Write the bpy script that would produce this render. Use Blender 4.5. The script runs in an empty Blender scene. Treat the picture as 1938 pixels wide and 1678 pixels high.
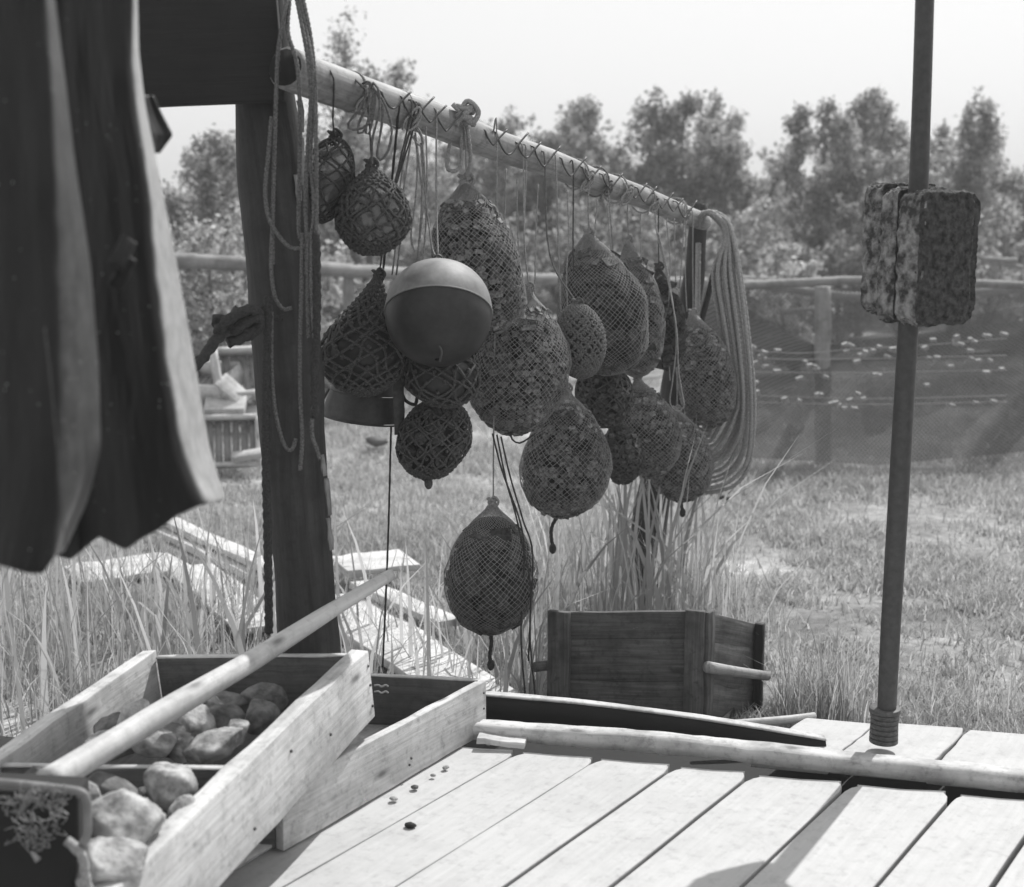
import bpy, math, random
import numpy as np
from mathutils import Vector, noise
random.seed(7); RNG = np.random.default_rng(7)
S = bpy.context.scene
COL = S.collection
# ------------------------------------------------------------ camera, sky, sun, exposure
EYE = 1.62; F = 2500.0; PW, PH = 1938.0, 1678.0
TH = math.atan(409 / F); CT, ST = math.cos(TH), math.sin(TH)
cam = bpy.data.cameras.new('camera'); co = bpy.data.objects.new('camera', cam); COL.objects.link(co)
cam.lens = 36 * F / PW; cam.sensor_width = 36; co.location = (0, 0, EYE)
co.rotation_euler = (math.pi / 2 - TH, 0, 0); cam.clip_end = 2000; cam.clip_start = .05
cam.dof.use_dof = True; cam.dof.focus_distance = 3.9; cam.dof.aperture_fstop = 3.0
S.camera = co
SUN_EL, SUN_DIR = math.radians(51.5), Vector((.54, .84, 0)).normalized()
W = bpy.data.worlds.new('World'); S.world = W; W.use_nodes = True
nt = W.node_tree; nt.nodes.clear()
sky = nt.nodes.new('ShaderNodeTexSky'); sky.sky_type = 'NISHITA'; sky.sun_disc = False
sky.sun_elevation = SUN_EL; sky.sun_rotation = math.atan2(SUN_DIR.x, SUN_DIR.y)
sky.dust_density = 5; sky.air_density = 1.6; sky.ozone_density = .5
bw = nt.nodes.new('ShaderNodeRGBToBW'); bg = nt.nodes.new('ShaderNodeBackground'); wo = nt.nodes.new('ShaderNodeOutputWorld')
bg.inputs[1].default_value = .15
pw = nt.nodes.new('ShaderNodeMath'); pw.operation = 'POWER'; pw.inputs[1].default_value = .22     # thin bright haze evens the sky out
ml = nt.nodes.new('ShaderNodeMath'); ml.operation = 'MULTIPLY'; ml.inputs[1].default_value = 4.0
nt.links.new(sky.outputs[0], bw.inputs[0]); nt.links.new(bw.outputs[0], pw.inputs[0]); nt.links.new(pw.outputs[0], ml.inputs[0]); nt.links.new(ml.outputs[0], bg.inputs[0]); nt.links.new(bg.outputs[0], wo.inputs[0])
sl = bpy.data.lights.new('sun', 'SUN'); sl.energy = 4.8; sl.angle = math.radians(.5); sl.color = (1, .995, .985)
so = bpy.data.objects.new('sun', sl); COL.objects.link(so)
sd = Vector((SUN_DIR.x * math.cos(SUN_EL), SUN_DIR.y * math.cos(SUN_EL), math.sin(SUN_EL)))
so.rotation_euler = sd.to_track_quat('Z', 'Y').to_euler(); so.location = sd * 20
S.view_settings.view_transform = 'Standard'; S.view_settings.look = 'None'
S.view_settings.exposure = 0.14; S.view_settings.gamma = 1

# ------------------------------------------------------------ helpers
def ray(x, y):
    u = (x - PW / 2) / F; v = (PH / 2 - y) / F
    return np.array([u, CT + v * ST, -ST + v * CT])
def at(x, y, Y):                      # a point seen at (x, y) that lies Y metres out
    d = ray(x, y); return np.array([0, 0, EYE]) + d * (Y / d[1])
def atz(x, y, z):                     # ... that lies at height z
    d = ray(x, y); return np.array([0, 0, EYE]) + d * ((z - EYE) / d[2])
def px(Y): return Y / F               # metres per photograph pixel at distance Y
def nz(p, s=1.0, o=0.0): return noise.noise(Vector((p[0] * s + o, p[1] * s + o * .7, p[2] * s - o)))
def unit(v):
    v = np.asarray(v, float); n = np.linalg.norm(v); return v / n if n > 1e-9 else np.array([0, 0, 1.])
def cr(pts, n=8):                     # Catmull-Rom through the points
    P = [np.asarray(p, float) for p in pts]; P = [2 * P[0] - P[1]] + P + [2 * P[-1] - P[-2]]
    out = []
    for i in range(1, len(P) - 2):
        a, b, c, d = P[i - 1:i + 3]
        for k in range(n):
            t = k / n
            out.append(.5 * (2 * b + (c - a) * t + (2 * a - 5 * b + 4 * c - d) * t * t + (3 * b - a - 3 * c + d) * t ** 3))
    out.append(P[-2]); return np.array(out)
def resample(P, step):
    P = np.asarray(P, float); seg = np.linalg.norm(np.diff(P, axis=0), axis=1); L = np.concatenate([[0], np.cumsum(seg)])
    n = max(2, int(L[-1] / step) + 1); t = np.linspace(0, L[-1], n)
    return np.stack([np.interp(t, L, P[:, k]) for k in range(P.shape[1])], 1), t
class MB:
    def __init__(s): s.v = []; s.f = []; s.uv = []
    def add(s, vs, fs, uvs=None):
        o = len(s.v); s.v += [tuple(map(float, p)) for p in vs]
        for i, f in enumerate(fs):
            s.f.append(tuple(o + k for k in f)); s.uv.append(uvs[i] if uvs else [(0, 0)] * len(f))
    def tube(s, P, r, n=6, lobes=0, pitch=.03, amp=.22, caps=True, jit=0, seed=0):
        P = np.asarray(P, float); m = len(P)
        R = np.full(m, r) if np.isscalar(r) else np.interp(np.linspace(0, 1, m), np.linspace(0, 1, len(r)), r)
        T = np.gradient(P, axis=0); T /= np.linalg.norm(T, axis=1)[:, None] + 1e-12
        ref = np.array([0, 0, 1.]) if abs(T[0][2]) < .9 else np.array([1., 0, 0])
        N = unit(ref - T[0] * ref.dot(T[0])); L = 0; vs = []; Ls = []
        ou = random.uniform(0, 40); ang = np.arange(n) * 2 * math.pi / n
        for i in range(m):
            if i: L += np.linalg.norm(P[i] - P[i - 1]); N = unit(N - T[i] * N.dot(T[i]))
            B = np.cross(T[i], N); Ls.append(L)
            rr = R[i] * np.ones(n)
            if lobes: rr = rr * (1 - amp + amp * np.abs(np.cos(lobes * .5 * (ang - 2 * math.pi * L / pitch / 1.0))))
            if jit:
                for k in range(n):
                    q = P[i] * 6 + np.array([math.cos(ang[k]), math.sin(ang[k]), 0]) * .7
                    rr[k] *= 1 + jit * nz(q, 1, seed)
            for k in range(n): vs.append(P[i] + (N * math.cos(ang[k]) + B * math.sin(ang[k])) * rr[k])
        fs = []; uv = []
        for i in range(m - 1):
            for k in range(n):
                k2 = (k + 1) % n
                fs.append((i * n + k, i * n + k2, (i + 1) * n + k2, (i + 1) * n + k))
                c = R[i] * 2 * math.pi / n
                uv.append([(Ls[i] + ou, k * c), (Ls[i] + ou, (k + 1) * c), (Ls[i + 1] + ou, (k + 1) * c), (Ls[i + 1] + ou, k * c)])
        if caps:
            for i in (0, m - 1):
                ring = list(range(i * n, i * n + n)); ring = ring[::-1] if i == 0 else ring
                fs.append(tuple(ring)); uv.append([(ou + math.cos(a) * R[i] * .2, math.sin(a) * R[i]) for a in ang])
        s.add(vs, fs, uv)
    def rope(s, P, r, pitch=None, n=9):   # laid rope of three strands
        Q, _ = resample(P, r * .9); s.tube(Q, r * 1.08, n, lobes=3, pitch=pitch or r * 7, amp=.42)
    def plank(s, p0, p1, up, w, t, seg=6, jit=.0015, w1=None):   # centre line, width along up x axis, thickness along up
        p0 = np.asarray(p0, float); p1 = np.asarray(p1, float); A = unit(p1 - p0); Sd = unit(np.cross(up, A)); U = np.cross(A, Sd)
        L = np.linalg.norm(p1 - p0); w1 = w if w1 is None else w1; vs = []; ou = random.uniform(0, 50); ov = random.uniform(0, 20)
        for i in range(seg + 1):
            k = i / seg; c = p0 + (p1 - p0) * k; ww = w + (w1 - w) * k
            for a, b in ((-1, -1), (1, -1), (1, 1), (-1, 1)):
                vs.append(c + Sd * (a * ww / 2 + random.uniform(-jit, jit)) + U * (b * t / 2 + random.uniform(-jit, jit)))
        fs = []; uv = []; cr_ = [0, w, w + t, 2 * w + t, 2 * w + 2 * t]
        for i in range(seg):
            for k in range(4):
                k2 = (k + 1) % 4; fs.append((i * 4 + k, i * 4 + k2, (i + 1) * 4 + k2, (i + 1) * 4 + k))
                a, b = ou + L * i / seg, ou + L * (i + 1) / seg
                uv.append([(a, ov + cr_[k]), (a, ov + cr_[k + 1]), (b, ov + cr_[k + 1]), (b, ov + cr_[k])])
        fs.append((3, 2, 1, 0)); fs.append(tuple(seg * 4 + k for k in range(4)))
        uv += [[(ou, ov), (ou + .02, ov), (ou + .02, ov + .3), (ou, ov + .3)]] * 2
        s.add(vs, fs, uv)
    def build(s, name, mat, parent=None, smooth=True, bevel=0, angle=None):
        V = np.array(s.v); me = bpy.data.meshes.new(name)
        if parent is not None: off = np.array(parent_world(parent))
        else: off = np.array([V[:, 0].mean(), V[:, 1].mean(), V[:, 2].min()])
        me.from_pydata((V - off).tolist(), [], s.f)
        ul = me.uv_layers.new(name='UVMap'); ul.data.foreach_set('uv', [c for f in s.uv for p in f for c in p])
        me.materials.append(mat); me.update()
        if smooth: me.polygons.foreach_set('use_smooth', [True] * len(me.polygons))
        o = bpy.data.objects.new(name, me); COL.objects.link(o)
        if parent is not None: o.parent = parent
        else: o.location = off
        if bevel:
            b = o.modifiers.new('bevel', 'BEVEL'); b.width = bevel; b.segments = 2; b.limit_method = 'ANGLE'; b.angle_limit = .7
            b.harden_normals = False
        return o
def parent_world(p):
    l = Vector(p.location)
    while p.parent: p = p.parent; l += Vector(p.location)
    return l
def tag(o, label=None, cat=None, group=None, kind=None):
    if label: o['label'] = label
    if cat: o['category'] = cat
    if group: o['group'] = group
    if kind: o['kind'] = kind
    return o
def thing(name, label, cat, loc, group=None, kind=None):
    o = bpy.data.objects.new(name, None); o.empty_display_size = .1; COL.objects.link(o); o.location = tuple(map(float, loc))
    return tag(o, label, cat, group, kind)
def raw(name, V, Fc, mat, parent=None, smooth=False, nper=4):   # big numpy meshes with equal faces
    me = bpy.data.meshes.new(name); V = np.asarray(V, np.float32); Fc = np.asarray(Fc, np.int32)
    me.vertices.add(len(V)); me.vertices.foreach_set('co', V.ravel()); me.loops.add(Fc.size); me.loops.foreach_set('vertex_index', Fc.ravel())
    me.polygons.add(len(Fc)); me.polygons.foreach_set('loop_start', np.arange(len(Fc), dtype=np.int32) * nper)
    me.polygons.foreach_set('loop_total', np.full(len(Fc), nper, np.int32)); me.materials.append(mat); me.update(calc_edges=True)
    if smooth: me.polygons.foreach_set('use_smooth', [True] * len(Fc))
    o = bpy.data.objects.new(name, me); COL.objects.link(o)
    if parent is not None: o.parent = parent
    return o
# ------------------------------------------------------------ materials (a black-and-white world: every colour is a grey)
def g(v): return (v, v, v, 1)
def mat(name):
    m = bpy.data.materials.new(name); m.use_nodes = True; n = m.node_tree; p = n.nodes['Principled BSDF']; return m, n, p
def node(n, t, **k):
    x = n.nodes.new(t)
    for a, b in k.items(): setattr(x, a, b)
    return x
def ramp(n, src, stops, link_to=None):
    r = n.nodes.new('ShaderNodeValToRGB'); e = r.color_ramp.elements
    while len(e) < len(stops): e.new(.5)
    for i, (p, v) in enumerate(stops): e[i].position = p; e[i].color = g(v)
    n.links.new(src, r.inputs[0])
    if link_to is not None: n.links.new(r.outputs[0], link_to)
    return r.outputs[0]
def mulc(n, a, b, fac=1.0, op='MULTIPLY'):
    m = n.nodes.new('ShaderNodeMix'); m.data_type = 'RGBA'; m.blend_type = op; m.inputs[0].default_value = fac
    n.links.new(a, m.inputs[6]); n.links.new(b, m.inputs[7]); return m.outputs[2]
def noise_n(n, scale, vec=None, detail=5, rough=.6):
    t = n.nodes.new('ShaderNodeTexNoise'); t.inputs['Scale'].default_value = scale; t.inputs['Detail'].default_value = detail; t.inputs['Roughness'].default_value = rough
    if vec is not None: n.links.new(vec, t.inputs['Vector'])
    return t.outputs['Fac']
def wood(name, lo, hi, rough=.75, grain=1.0, dirt=.5, bump=.25, knots=True, stain=.35):
    m, n, p = mat(name)
    tc = n.nodes.new('ShaderNodeTexCoord'); mp = n.nodes.new('ShaderNodeMapping'); mp.inputs['Scale'].default_value = (1.6, 34 * grain, 1)
    n.links.new(tc.outputs['UV'], mp.inputs[0])
    wv = noise_n(n, 2.2, mp.outputs[0], 8, .65); c = ramp(n, wv, [(.28, lo), (.5, (lo + hi) / 2), (.72, hi)])
    # broad blotches and stains
    b = noise_n(n, 7, tc.outputs['Object'], 6, .65); bb = ramp(n, b, [(.36, 1 - dirt), (.56, 1.0)]); c = mulc(n, c, bb)
    b2 = noise_n(n, 38, tc.outputs['Object'], 4, .7); c = mulc(n, c, ramp(n, b2, [(.3, 1 - stain), (.48, 1.0)]))
    if knots:
        mk = n.nodes.new('ShaderNodeMapping'); mk.inputs['Scale'].default_value = (3.2, 9, 1); n.links.new(tc.outputs['UV'], mk.inputs[0])
        vo = n.nodes.new('ShaderNodeTexVoronoi'); vo.inputs['Scale'].default_value = 1.0; vo.voronoi_dimensions = '2D'; n.links.new(mk.outputs[0], vo.inputs['Vector'])
        wn = n.nodes.new('ShaderNodeSeparateColor'); n.links.new(vo.outputs['Color'], wn.inputs[0]); some = ramp(n, wn.outputs[0], [(.74, 1.0), (.76, 0.0)])
        kk = ramp(n, vo.outputs['Distance'], [(.03, .35), (.08, .75), (.13, 1.0)]); kk = mulc(n, kk, some, 1, 'LIGHTEN'); c = mulc(n, c, kk)
    n.links.new(c, p.inputs['Base Color']); p.inputs['Roughness'].default_value = rough
    bp = n.nodes.new('ShaderNodeBump'); bp.inputs['Strength'].default_value = bump; bp.inputs['Distance'].default_value = .004
    n.links.new(wv, bp.inputs['Height']); n.links.new(bp.outputs[0], p.inputs['Normal']); return m
def rough_mat(name, lo, hi, scale=30, rough=.85, bump=.4, dist=.004, spec=.3, island=0.0, detail=6, thr=(.32, .68)):
    m, n, p = mat(name); tc = n.nodes.new('ShaderNodeTexCoord')
    f = noise_n(n, scale, tc.outputs['Object'], detail); c = ramp(n, f, [(thr[0], lo), (thr[1], hi)])
    if island:
        ge = n.nodes.new('ShaderNodeNewGeometry'); c = mulc(n, c, ramp(n, ge.outputs['Random Per Island'], [(0, 1 - island), (1, 1.0)]))
    n.links.new(c, p.inputs['Base Color']); p.inputs['Roughness'].default_value = rough; p.inputs['Specular IOR Level'].default_value = spec
    if bump:
        bp = n.nodes.new('ShaderNodeBump'); bp.inputs['Strength'].default_value = bump; bp.inputs['Distance'].default_value = dist
        n.links.new(f, bp.inputs['Height']); n.links.new(bp.outputs[0], p.inputs['Normal'])
    return m
def leaf_mat(name, lo, hi, trans=.35, rough=.6):
    m, n, p = mat(name); ge = n.nodes.new('ShaderNodeNewGeometry')
    c = ramp(n, ge.outputs['Random Per Island'], [(0, lo), (1, hi)])
    n.links.new(c, p.inputs['Base Color']); p.inputs['Roughness'].default_value = rough; p.inputs['Specular IOR Level'].default_value = .3
    tr = n.nodes.new('ShaderNodeBsdfTranslucent'); n.links.new(c, tr.inputs[0]); mx = n.nodes.new('ShaderNodeMixShader'); mx.inputs[0].default_value = trans
    n.links.new(p.outputs[0], mx.inputs[1]); n.links.new(tr.outputs[0], mx.inputs[2]); n.links.new(mx.outputs[0], n.nodes['Material Output'].inputs[0]); return m
M = {}
M['deck'] = wood('deck_wood', .38, .45, .8, .8, .10, .35, False, .18)
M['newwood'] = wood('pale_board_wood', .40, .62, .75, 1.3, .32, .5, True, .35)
M['logwood'] = wood('peeled_log_wood', .34, .56, .75, .8, .4, .5, True, .4)
M['polewood'] = wood('peeled_pole_wood', .16, .38, .65, .9, .45, .35, True, .4)
M['palepole'] = wood('fresh_peeled_pole', .40, .58, .65, .7, .3, .25, True, .2)
M['darkwood'] = wood('tarred_shade_wood', .003, .010, .85, 1.0, .4, .5, False, .3)  # also carries the painted shade of the rear edging side and deck gap
M['postwood'] = wood('weathered_post_wood', .004, .045, .75, .6, .5, 1.0, False, .4)
M['cratewood'] = wood('old_crate_wood', .03, .16, .8, 1.2, .5, .5, True, .45)
M['greywood'] = wood('grey_rail_wood', .16, .3, .8, .8, .4, .35, False, .3)
M['innerwood'] = wood('shaded_box_wood', .06, .13, .8, 1.2, .4, .3, True, .3)  # dark tray boards: the shade on them is put into the colour
M['rope'] = rough_mat('hemp_rope', .04, .17, 220, .9, .5, .001)
M['darkrope'] = rough_mat('tarred_rope', .012, .05, 200, .85, .5, .001)
M['twine'] = rough_mat('net_twine', .13, .33, 260, .85, 0)
M['twinedark'] = rough_mat('dark_net_twine', .015, .10, 260, .85, 0)
M['palecoil'] = rough_mat('pale_rope', .16, .36, 220, .9, .5, .001)
M['cork'] = rough_mat('cork', .03, .38, 90, .85, .5, .003, island=.8)
M['corkdark'] = rough_mat('dark_cork', .012, .15, 90, .85, .5, .003, island=.7)
M['core'] = rough_mat('core_shade', .004, .012, 60, .95, .3)  # near-black core paints the shade between the corks
M['corkblock'] = rough_mat('cork_block', .02, .12, 62, .95, 1.0, .03, detail=12, thr=(.36, .66))
M['corkedge'] = rough_mat('cork_block_edge', .05, .36, 34, .95, 1.0, .03, detail=12, thr=(.40, .64))
M['iron'] = rough_mat('rusty_iron', .03, .07, 120, .55, .3, .001, .5)
M['steel'] = rough_mat('worn_pole_paint', .028, .055, 60, .5, .1, .001, .5)
M['lead'] = rough_mat('weight_discs', .03, .10, 90, .6, .3, .001, .5)
M['floatpale'] = rough_mat('grey_float_paint', .11, .23, 18, .6, .12, .002, .5)
M['floatdark'] = rough_mat('dark_float_paint', .012, .022, 50, .5, .1, .002, .4)
M['canvas'] = rough_mat('dark_rubberised_canvas', .015, .035, 60, .55, .2, .002, .5)
M['canvaspale'] = rough_mat('worn_canvas_edge', .05, .09, 60, .7, .2, .002)
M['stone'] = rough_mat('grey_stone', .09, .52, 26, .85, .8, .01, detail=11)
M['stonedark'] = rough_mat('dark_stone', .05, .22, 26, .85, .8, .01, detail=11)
M['bark'] = rough_mat('tree_bark', .06, .2, 30, .9, .5, .01)
M['leafA'] = leaf_mat('birch_leaves', .16, .5, .6)
M['leafB'] = leaf_mat('alder_leaves', .10, .38, .55)
M['leafC'] = leaf_mat('pale_leaves', .25, .6, .6)
M['grass'] = leaf_mat('meadow_grass_blades', .24, .62, .5)
M['reed'] = leaf_mat('reed_leaves', .22, .62, .5)
M['netfloat'] = rough_mat('net_float_cork', .12, .34, 50, .8, .2)
# oilskin with sheen, speckled; sunlit edge bands painted into its colour
m, n, p = mat('oilskin'); M['oilskin'] = m; tc = n.nodes.new('ShaderNodeTexCoord')
mp = n.nodes.new('ShaderNodeMapping'); mp.inputs['Scale'].default_value = (60, 60, 9); n.links.new(tc.outputs['Object'], mp.inputs[0])
f1 = noise_n(n, 1.0, mp.outputs[0], 8, .7); c = ramp(n, f1, [(.3, .004), (.7, .012)])
vo = n.nodes.new('ShaderNodeTexVoronoi'); vo.inputs['Scale'].default_value = 60; n.links.new(tc.outputs['Object'], vo.inputs['Vector'])
f2 = noise_n(n, 9, tc.outputs['Object'], 3); msk = ramp(n, f2, [(.47, 0), (.56, 1)])
sp = ramp(n, vo.outputs['Distance'], [(.05, .4), (.09, 0)]); sp = mulc(n, sp, msk); c = mulc(n, c, sp, 1, 'ADD')
wa = n.nodes.new('ShaderNodeAttribute'); wa.attribute_name = 'painted_sheen'; wn_ = noise_n(n, 42, tc.outputs['Object'], 9, .7); mp2 = n.nodes.new('ShaderNodeMapping'); mp2.inputs['Scale'].default_value = (50, 50, 14); n.links.new(tc.outputs['Object'], mp2.inputs[0]); wn2 = noise_n(n, 1, mp2.outputs[0], 8, .7)
wc = mulc(n, ramp(n, wn_, [(.3, .45), (.65, 1.0)]), ramp(n, wn2, [(.3, .25), (.7, .50)])); wc = mulc(n, wc, wa.outputs['Color']); c = mulc(n, c, wc, 1, 'ADD')  # mottled like faded cloth; the pale tone paints the sunlit sheen
n.links.new(c, p.inputs['Base Color']); p.inputs['Roughness'].default_value = .5; p.inputs['Specular IOR Level'].default_value = .35
p.inputs['Sheen Weight'].default_value = .25; p.inputs['Sheen Roughness'].default_value = .22
bp = n.nodes.new('ShaderNodeBump'); bp.inputs['Strength'].default_value = .35; bp.inputs['Distance'].default_value = .003
n.links.new(f1, bp.inputs['Height']); n.links.new(bp.outputs[0], p.inputs['Normal'])
# glass of the small floats
m, n, p = mat('float_glass'); M['glass'] = m; p.inputs['Base Color'].default_value = g(.35); p.inputs['Roughness'].default_value = .04
p.inputs['Transmission Weight'].default_value = .75; p.inputs['IOR'].default_value = 1.5
# ground
m, n, p = mat('meadow_ground'); M['ground'] = m; tc = n.nodes.new('ShaderNodeTexCoord')
a = noise_n(n, .9, tc.outputs['Object'], 8, .65); b = noise_n(n, 14, tc.outputs['Object'], 8, .75)
c = ramp(n, a, [(.38, .16), (.52, .32), (.62, .55)]); c = mulc(n, c, ramp(n, b, [(.3, .35), (.6, 1.0)]))
n.links.new(c, p.inputs['Base Color']); p.inputs['Roughness'].default_value = .95
bp = n.nodes.new('ShaderNodeBump'); bp.inputs['Strength'].default_value = .8; bp.inputs['Distance'].default_value = .03
n.links.new(b, bp.inputs['Height']); n.links.new(bp.outputs[0], p.inputs['Normal'])
# fine fishing net: a lattice of threads with open holes between them
def netsheet(name, scale, dens, col):
    m, n, p = mat(name); tc = n.nodes.new('ShaderNodeTexCoord'); out = n.nodes['Material Output']
    mp = n.nodes.new('ShaderNodeMapping'); mp.inputs['Rotation'].default_value = (0, 0, math.radians(45)); mp.inputs['Scale'].default_value = (scale, scale, 1)
    n.links.new(tc.outputs['UV'], mp.inputs[0]); sx = n.nodes.new('ShaderNodeSeparateXYZ'); n.links.new(mp.outputs[0], sx.inputs[0]); masks = []
    for k, w in ((0, .2), (1, .2)):
        fr = node(n, 'ShaderNodeMath', operation='FRACT'); n.links.new(sx.outputs[k], fr.inputs[0])
        lt = node(n, 'ShaderNodeMath', operation='LESS_THAN'); lt.inputs[1].default_value = w; n.links.new(fr.outputs[0], lt.inputs[0]); masks.append(lt.outputs[0])
    mx = node(n, 'ShaderNodeMath', operation='MAXIMUM'); n.links.new(masks[0], mx.inputs[0]); n.links.new(masks[1], mx.inputs[1])
    # layers of net lie over one another: density varies in broad folds
    f = noise_n(n, 1.6, tc.outputs['UV'], 5, .6); fr = ramp(n, f, [(.35, dens * .7), (.65, dens)])
    ad = node(n, 'ShaderNodeMath', operation='MAXIMUM'); n.links.new(mx.outputs[0], ad.inputs[0]); n.links.new(fr, ad.inputs[1])
    tr = n.nodes.new('ShaderNodeBsdfTransparent'); ms = n.nodes.new('ShaderNodeMixShader'); ramp(n, mx.outputs[0], [(0, col * .6), (1, col * 2.4)], p.inputs['Base Color']); p.inputs['Roughness'].default_value = .9
    n.links.new(ad.outputs[0], ms.inputs[0]); n.links.new(tr.outputs[0], ms.inputs[1]); n.links.new(p.outputs[0], ms.inputs[2]); n.links.new(ms.outputs[0], out.inputs[0]); return m
M['netsheet2'] = netsheet('draped_net_doubled', 40, .80, .055)
M['netsheet'] = netsheet('draped_net', 48, .42, .055)

# ------------------------------------------------------------ ground
def gz(x, y):
    return .05 * nz((x, y, 0), .5, 3) + .02 * nz((x, y, 0), 2.1, 9) - .02
def build_ground():
    xs = np.concatenate([[-300, -120, -50], np.linspace(-20, 20, 160), [50, 120, 300]]); ys = np.concatenate([[-40, -10, 0], np.linspace(1, 30, 200), [45, 80, 150, 400, 900]])
    V = [(x, y, gz(x, y) if (abs(x) < 21 and 0 < y < 31) else 0) for y in ys for x in xs]; nx = len(xs)
    Fc = [(j * nx + i, j * nx + i + 1, (j + 1) * nx + i + 1, (j + 1) * nx + i) for j in range(len(ys) - 1) for i in range(nx - 1)]
    tag(raw('ground', V, Fc, M['ground'], smooth=True), 'rough sunlit meadow ground with bare patches', 'ground', kind='structure')
build_ground()
DZ = .22
# ------------------------------------------------------------ deck boards, running obliquely to the edge log
E0 = atz(920, 1402, DZ)[:2]; E1 = atz(1905, 1497, DZ)[:2]; ED = unit(E1 - E0); EN = np.array([-ED[1], ED[0]])   # EN points away from camera
BA = math.radians(34.7); BD = np.array([math.sin(BA), math.cos(BA)]); BN = np.array([math.cos(BA), -math.sin(BA)])
def gapd(x): q = atz(x, 1645, DZ)[:2]; return float(q.dot(BN))
deck = thing('wooden_deck', 'sunlit deck of wide pale planks in the foreground', 'deck', (0, 0, 0), kind='structure')
gaps = [gapd(x) for x in (590, 800, 1000, 1195, 1435, 1685)]
gaps = [gaps[0] - .2 * k for k in range(3, 0, -1)] + gaps + [gaps[-1] + .205 * k for k in range(1, 8)]
for i in range(len(gaps) - 1):
    hw = .0028 if i in (3, 4) else .0055
    d0, d1 = gaps[i] + hw, gaps[i + 1] - hw * random.uniform(.6, 1.3)
    def end(d):   # where the board side meets the edge log
        t = ((E0 - BN * d).dot(EN) - .05) / BD.dot(EN); return BN * d + BD * t
    def start(d): t = -1.6; return BN * d + BD * (end(d).dot(BD) + t - .6)
    e0, e1 = end(d0), end(d1); nseg = 10; mb = MB(); zt = DZ + random.uniform(-.004, .003); ou = random.uniform(0, 60); vs = []; fs = []; uv = []
    c0 = random.uniform(.008, .02)
    stations = list(np.linspace(-2.4, -.05, nseg)) + [-.02, 0]
    cut = [0] * nseg + [c0 * .35, c0]
    for s_, c_ in zip(stations, cut):
        a = e0 + BD * s_ + BN * (c_ + random.uniform(-.0012, .0012)); b = e1 + BD * s_ - BN * (c_ + random.uniform(-.0012, .0012))
        cup = random.uniform(-.001, .001)
        for q, z in ((a, zt), ((a + b) / 2, zt - .0025 + cup), (b, zt), (b, zt - .032), (a, zt - .032)): vs.append((q[0], q[1], z))
    for j in range(len(stations) - 1):
        for k in range(5):
            k2 = (k + 1) % 5; fs.append((j * 5 + k, (j + 1) * 5 + k, (j + 1) * 5 + k2, j * 5 + k2))
            v0, v1 = k * .1, (k + 1) * .1; uv.append([(ou + stations[j], v0 + i), (ou + stations[j + 1], v0 + i), (ou + stations[j + 1], v1 + i), (ou + stations[j], v1 + i)])
    nn = len(stations); fs.append(tuple((nn - 1) * 5 + k for k in range(5))); uv.append([(0, 0)] * 5)
    mb.add(vs, fs, uv); mb.build('deck_board', M['deck'], deck, smooth=False, bevel=.003)
mb = MB()
for s_ in (-.25, -1.2): mb.plank(list(E0 + EN * s_ - ED * 2.5) + [DZ - .09], list(E0 + EN * s_ + ED * 3) + [DZ - .09], (0, 0, 1), .1, .1)
mb.build('joist', M['darkwood'], deck, bevel=.003)
mb = MB(); mb.plank([-4, .6, DZ - .145], [5, .6, DZ - .145], (0, 0, 1), .01, .01)
# soil sheet under the deck, blackened to paint the shade in the gaps
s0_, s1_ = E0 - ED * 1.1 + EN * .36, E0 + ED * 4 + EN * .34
me = MB(); me.add([(-4, -.5, .11), (5, -.5, .11), (s1_[0], s1_[1], .11), (s0_[0], s0_[1], .11), (-1.6, 3.2, .11)], [(0, 1, 2, 3, 4)]); tag(me.build('soil', M['darkwood'], smooth=False), 'soil blackened to stand for the shade under the deck planks', 'soil', kind='structure')
# logs
def log(name, label, pts, r, mt, grp=None, n=14, jit=.12, cat='log'):
    mb = MB(); P, _ = resample(cr(pts, 8), .04); mb.tube(P, r, n, jit=jit, seed=random.uniform(0, 9)); o = mb.build(name, mt); return tag(o, label, cat, grp)
def edging(name, label, pts, w, h, mt, top=None):
    o = thing(name, label, 'edging', pts[0], 'edging timbers of the deck'); P, _ = resample(cr(pts, 8), .03)
    def strip(mt_, nm, w_, h_, zo, bev, jit):
        mb = MB(); vs = []; n_ = len(P); ou = random.uniform(0, 9)
        for i_ in range(n_):
            t = P[min(i_ + 1, n_ - 1)] - P[max(i_ - 1, 0)]; sd_ = unit(np.cross([0, 0, 1], t)); ww_ = w_ * (1 + .22 * nz(P[i_], 2.3, 5) + .08 * nz(P[i_], 11, 3)) / 2
            for a, b in ((-1, -1), (1, -1), (1.0, .7), (.55, 1), (-.55, 1), (-1.0, .7)): vs.append(P[i_] + sd_ * a * ww_ + np.array([0, 0, b * h_ / 2 * (1 + .12 * nz(P[i_], 5, 1)) + zo]) + np.array([0, 0, jit * nz(P[i_] + a, 19, 2)]))
        fs = []; uv = []
        for i_ in range(n_ - 1):
            for k in range(6): fs.append((i_ * 6 + k, i_ * 6 + (k + 1) % 6, (i_ + 1) * 6 + (k + 1) % 6, (i_ + 1) * 6 + k)); uv.append([(ou + i_ * .03, k * .02), (ou + i_ * .03, k * .02 + .02), (ou + i_ * .03 + .03, k * .02 + .02), (ou + i_ * .03 + .03, k * .02)])
        fs += [tuple(range(5, -1, -1)), tuple((n_ - 1) * 6 + k for k in range(6))]; uv += [[(0, 0)] * 6] * 2
        mb.add(vs, fs, uv); mb.build(nm, mt_, o, smooth=True)
    strip(mt, 'timber', w, h, 0, .006, .004)
    if top is not None: strip(top, 'sunlit_edge', w * .96, .006, h / 2 + .003, .001, .001)  # pale strip painting sunlight along the top edge
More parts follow.
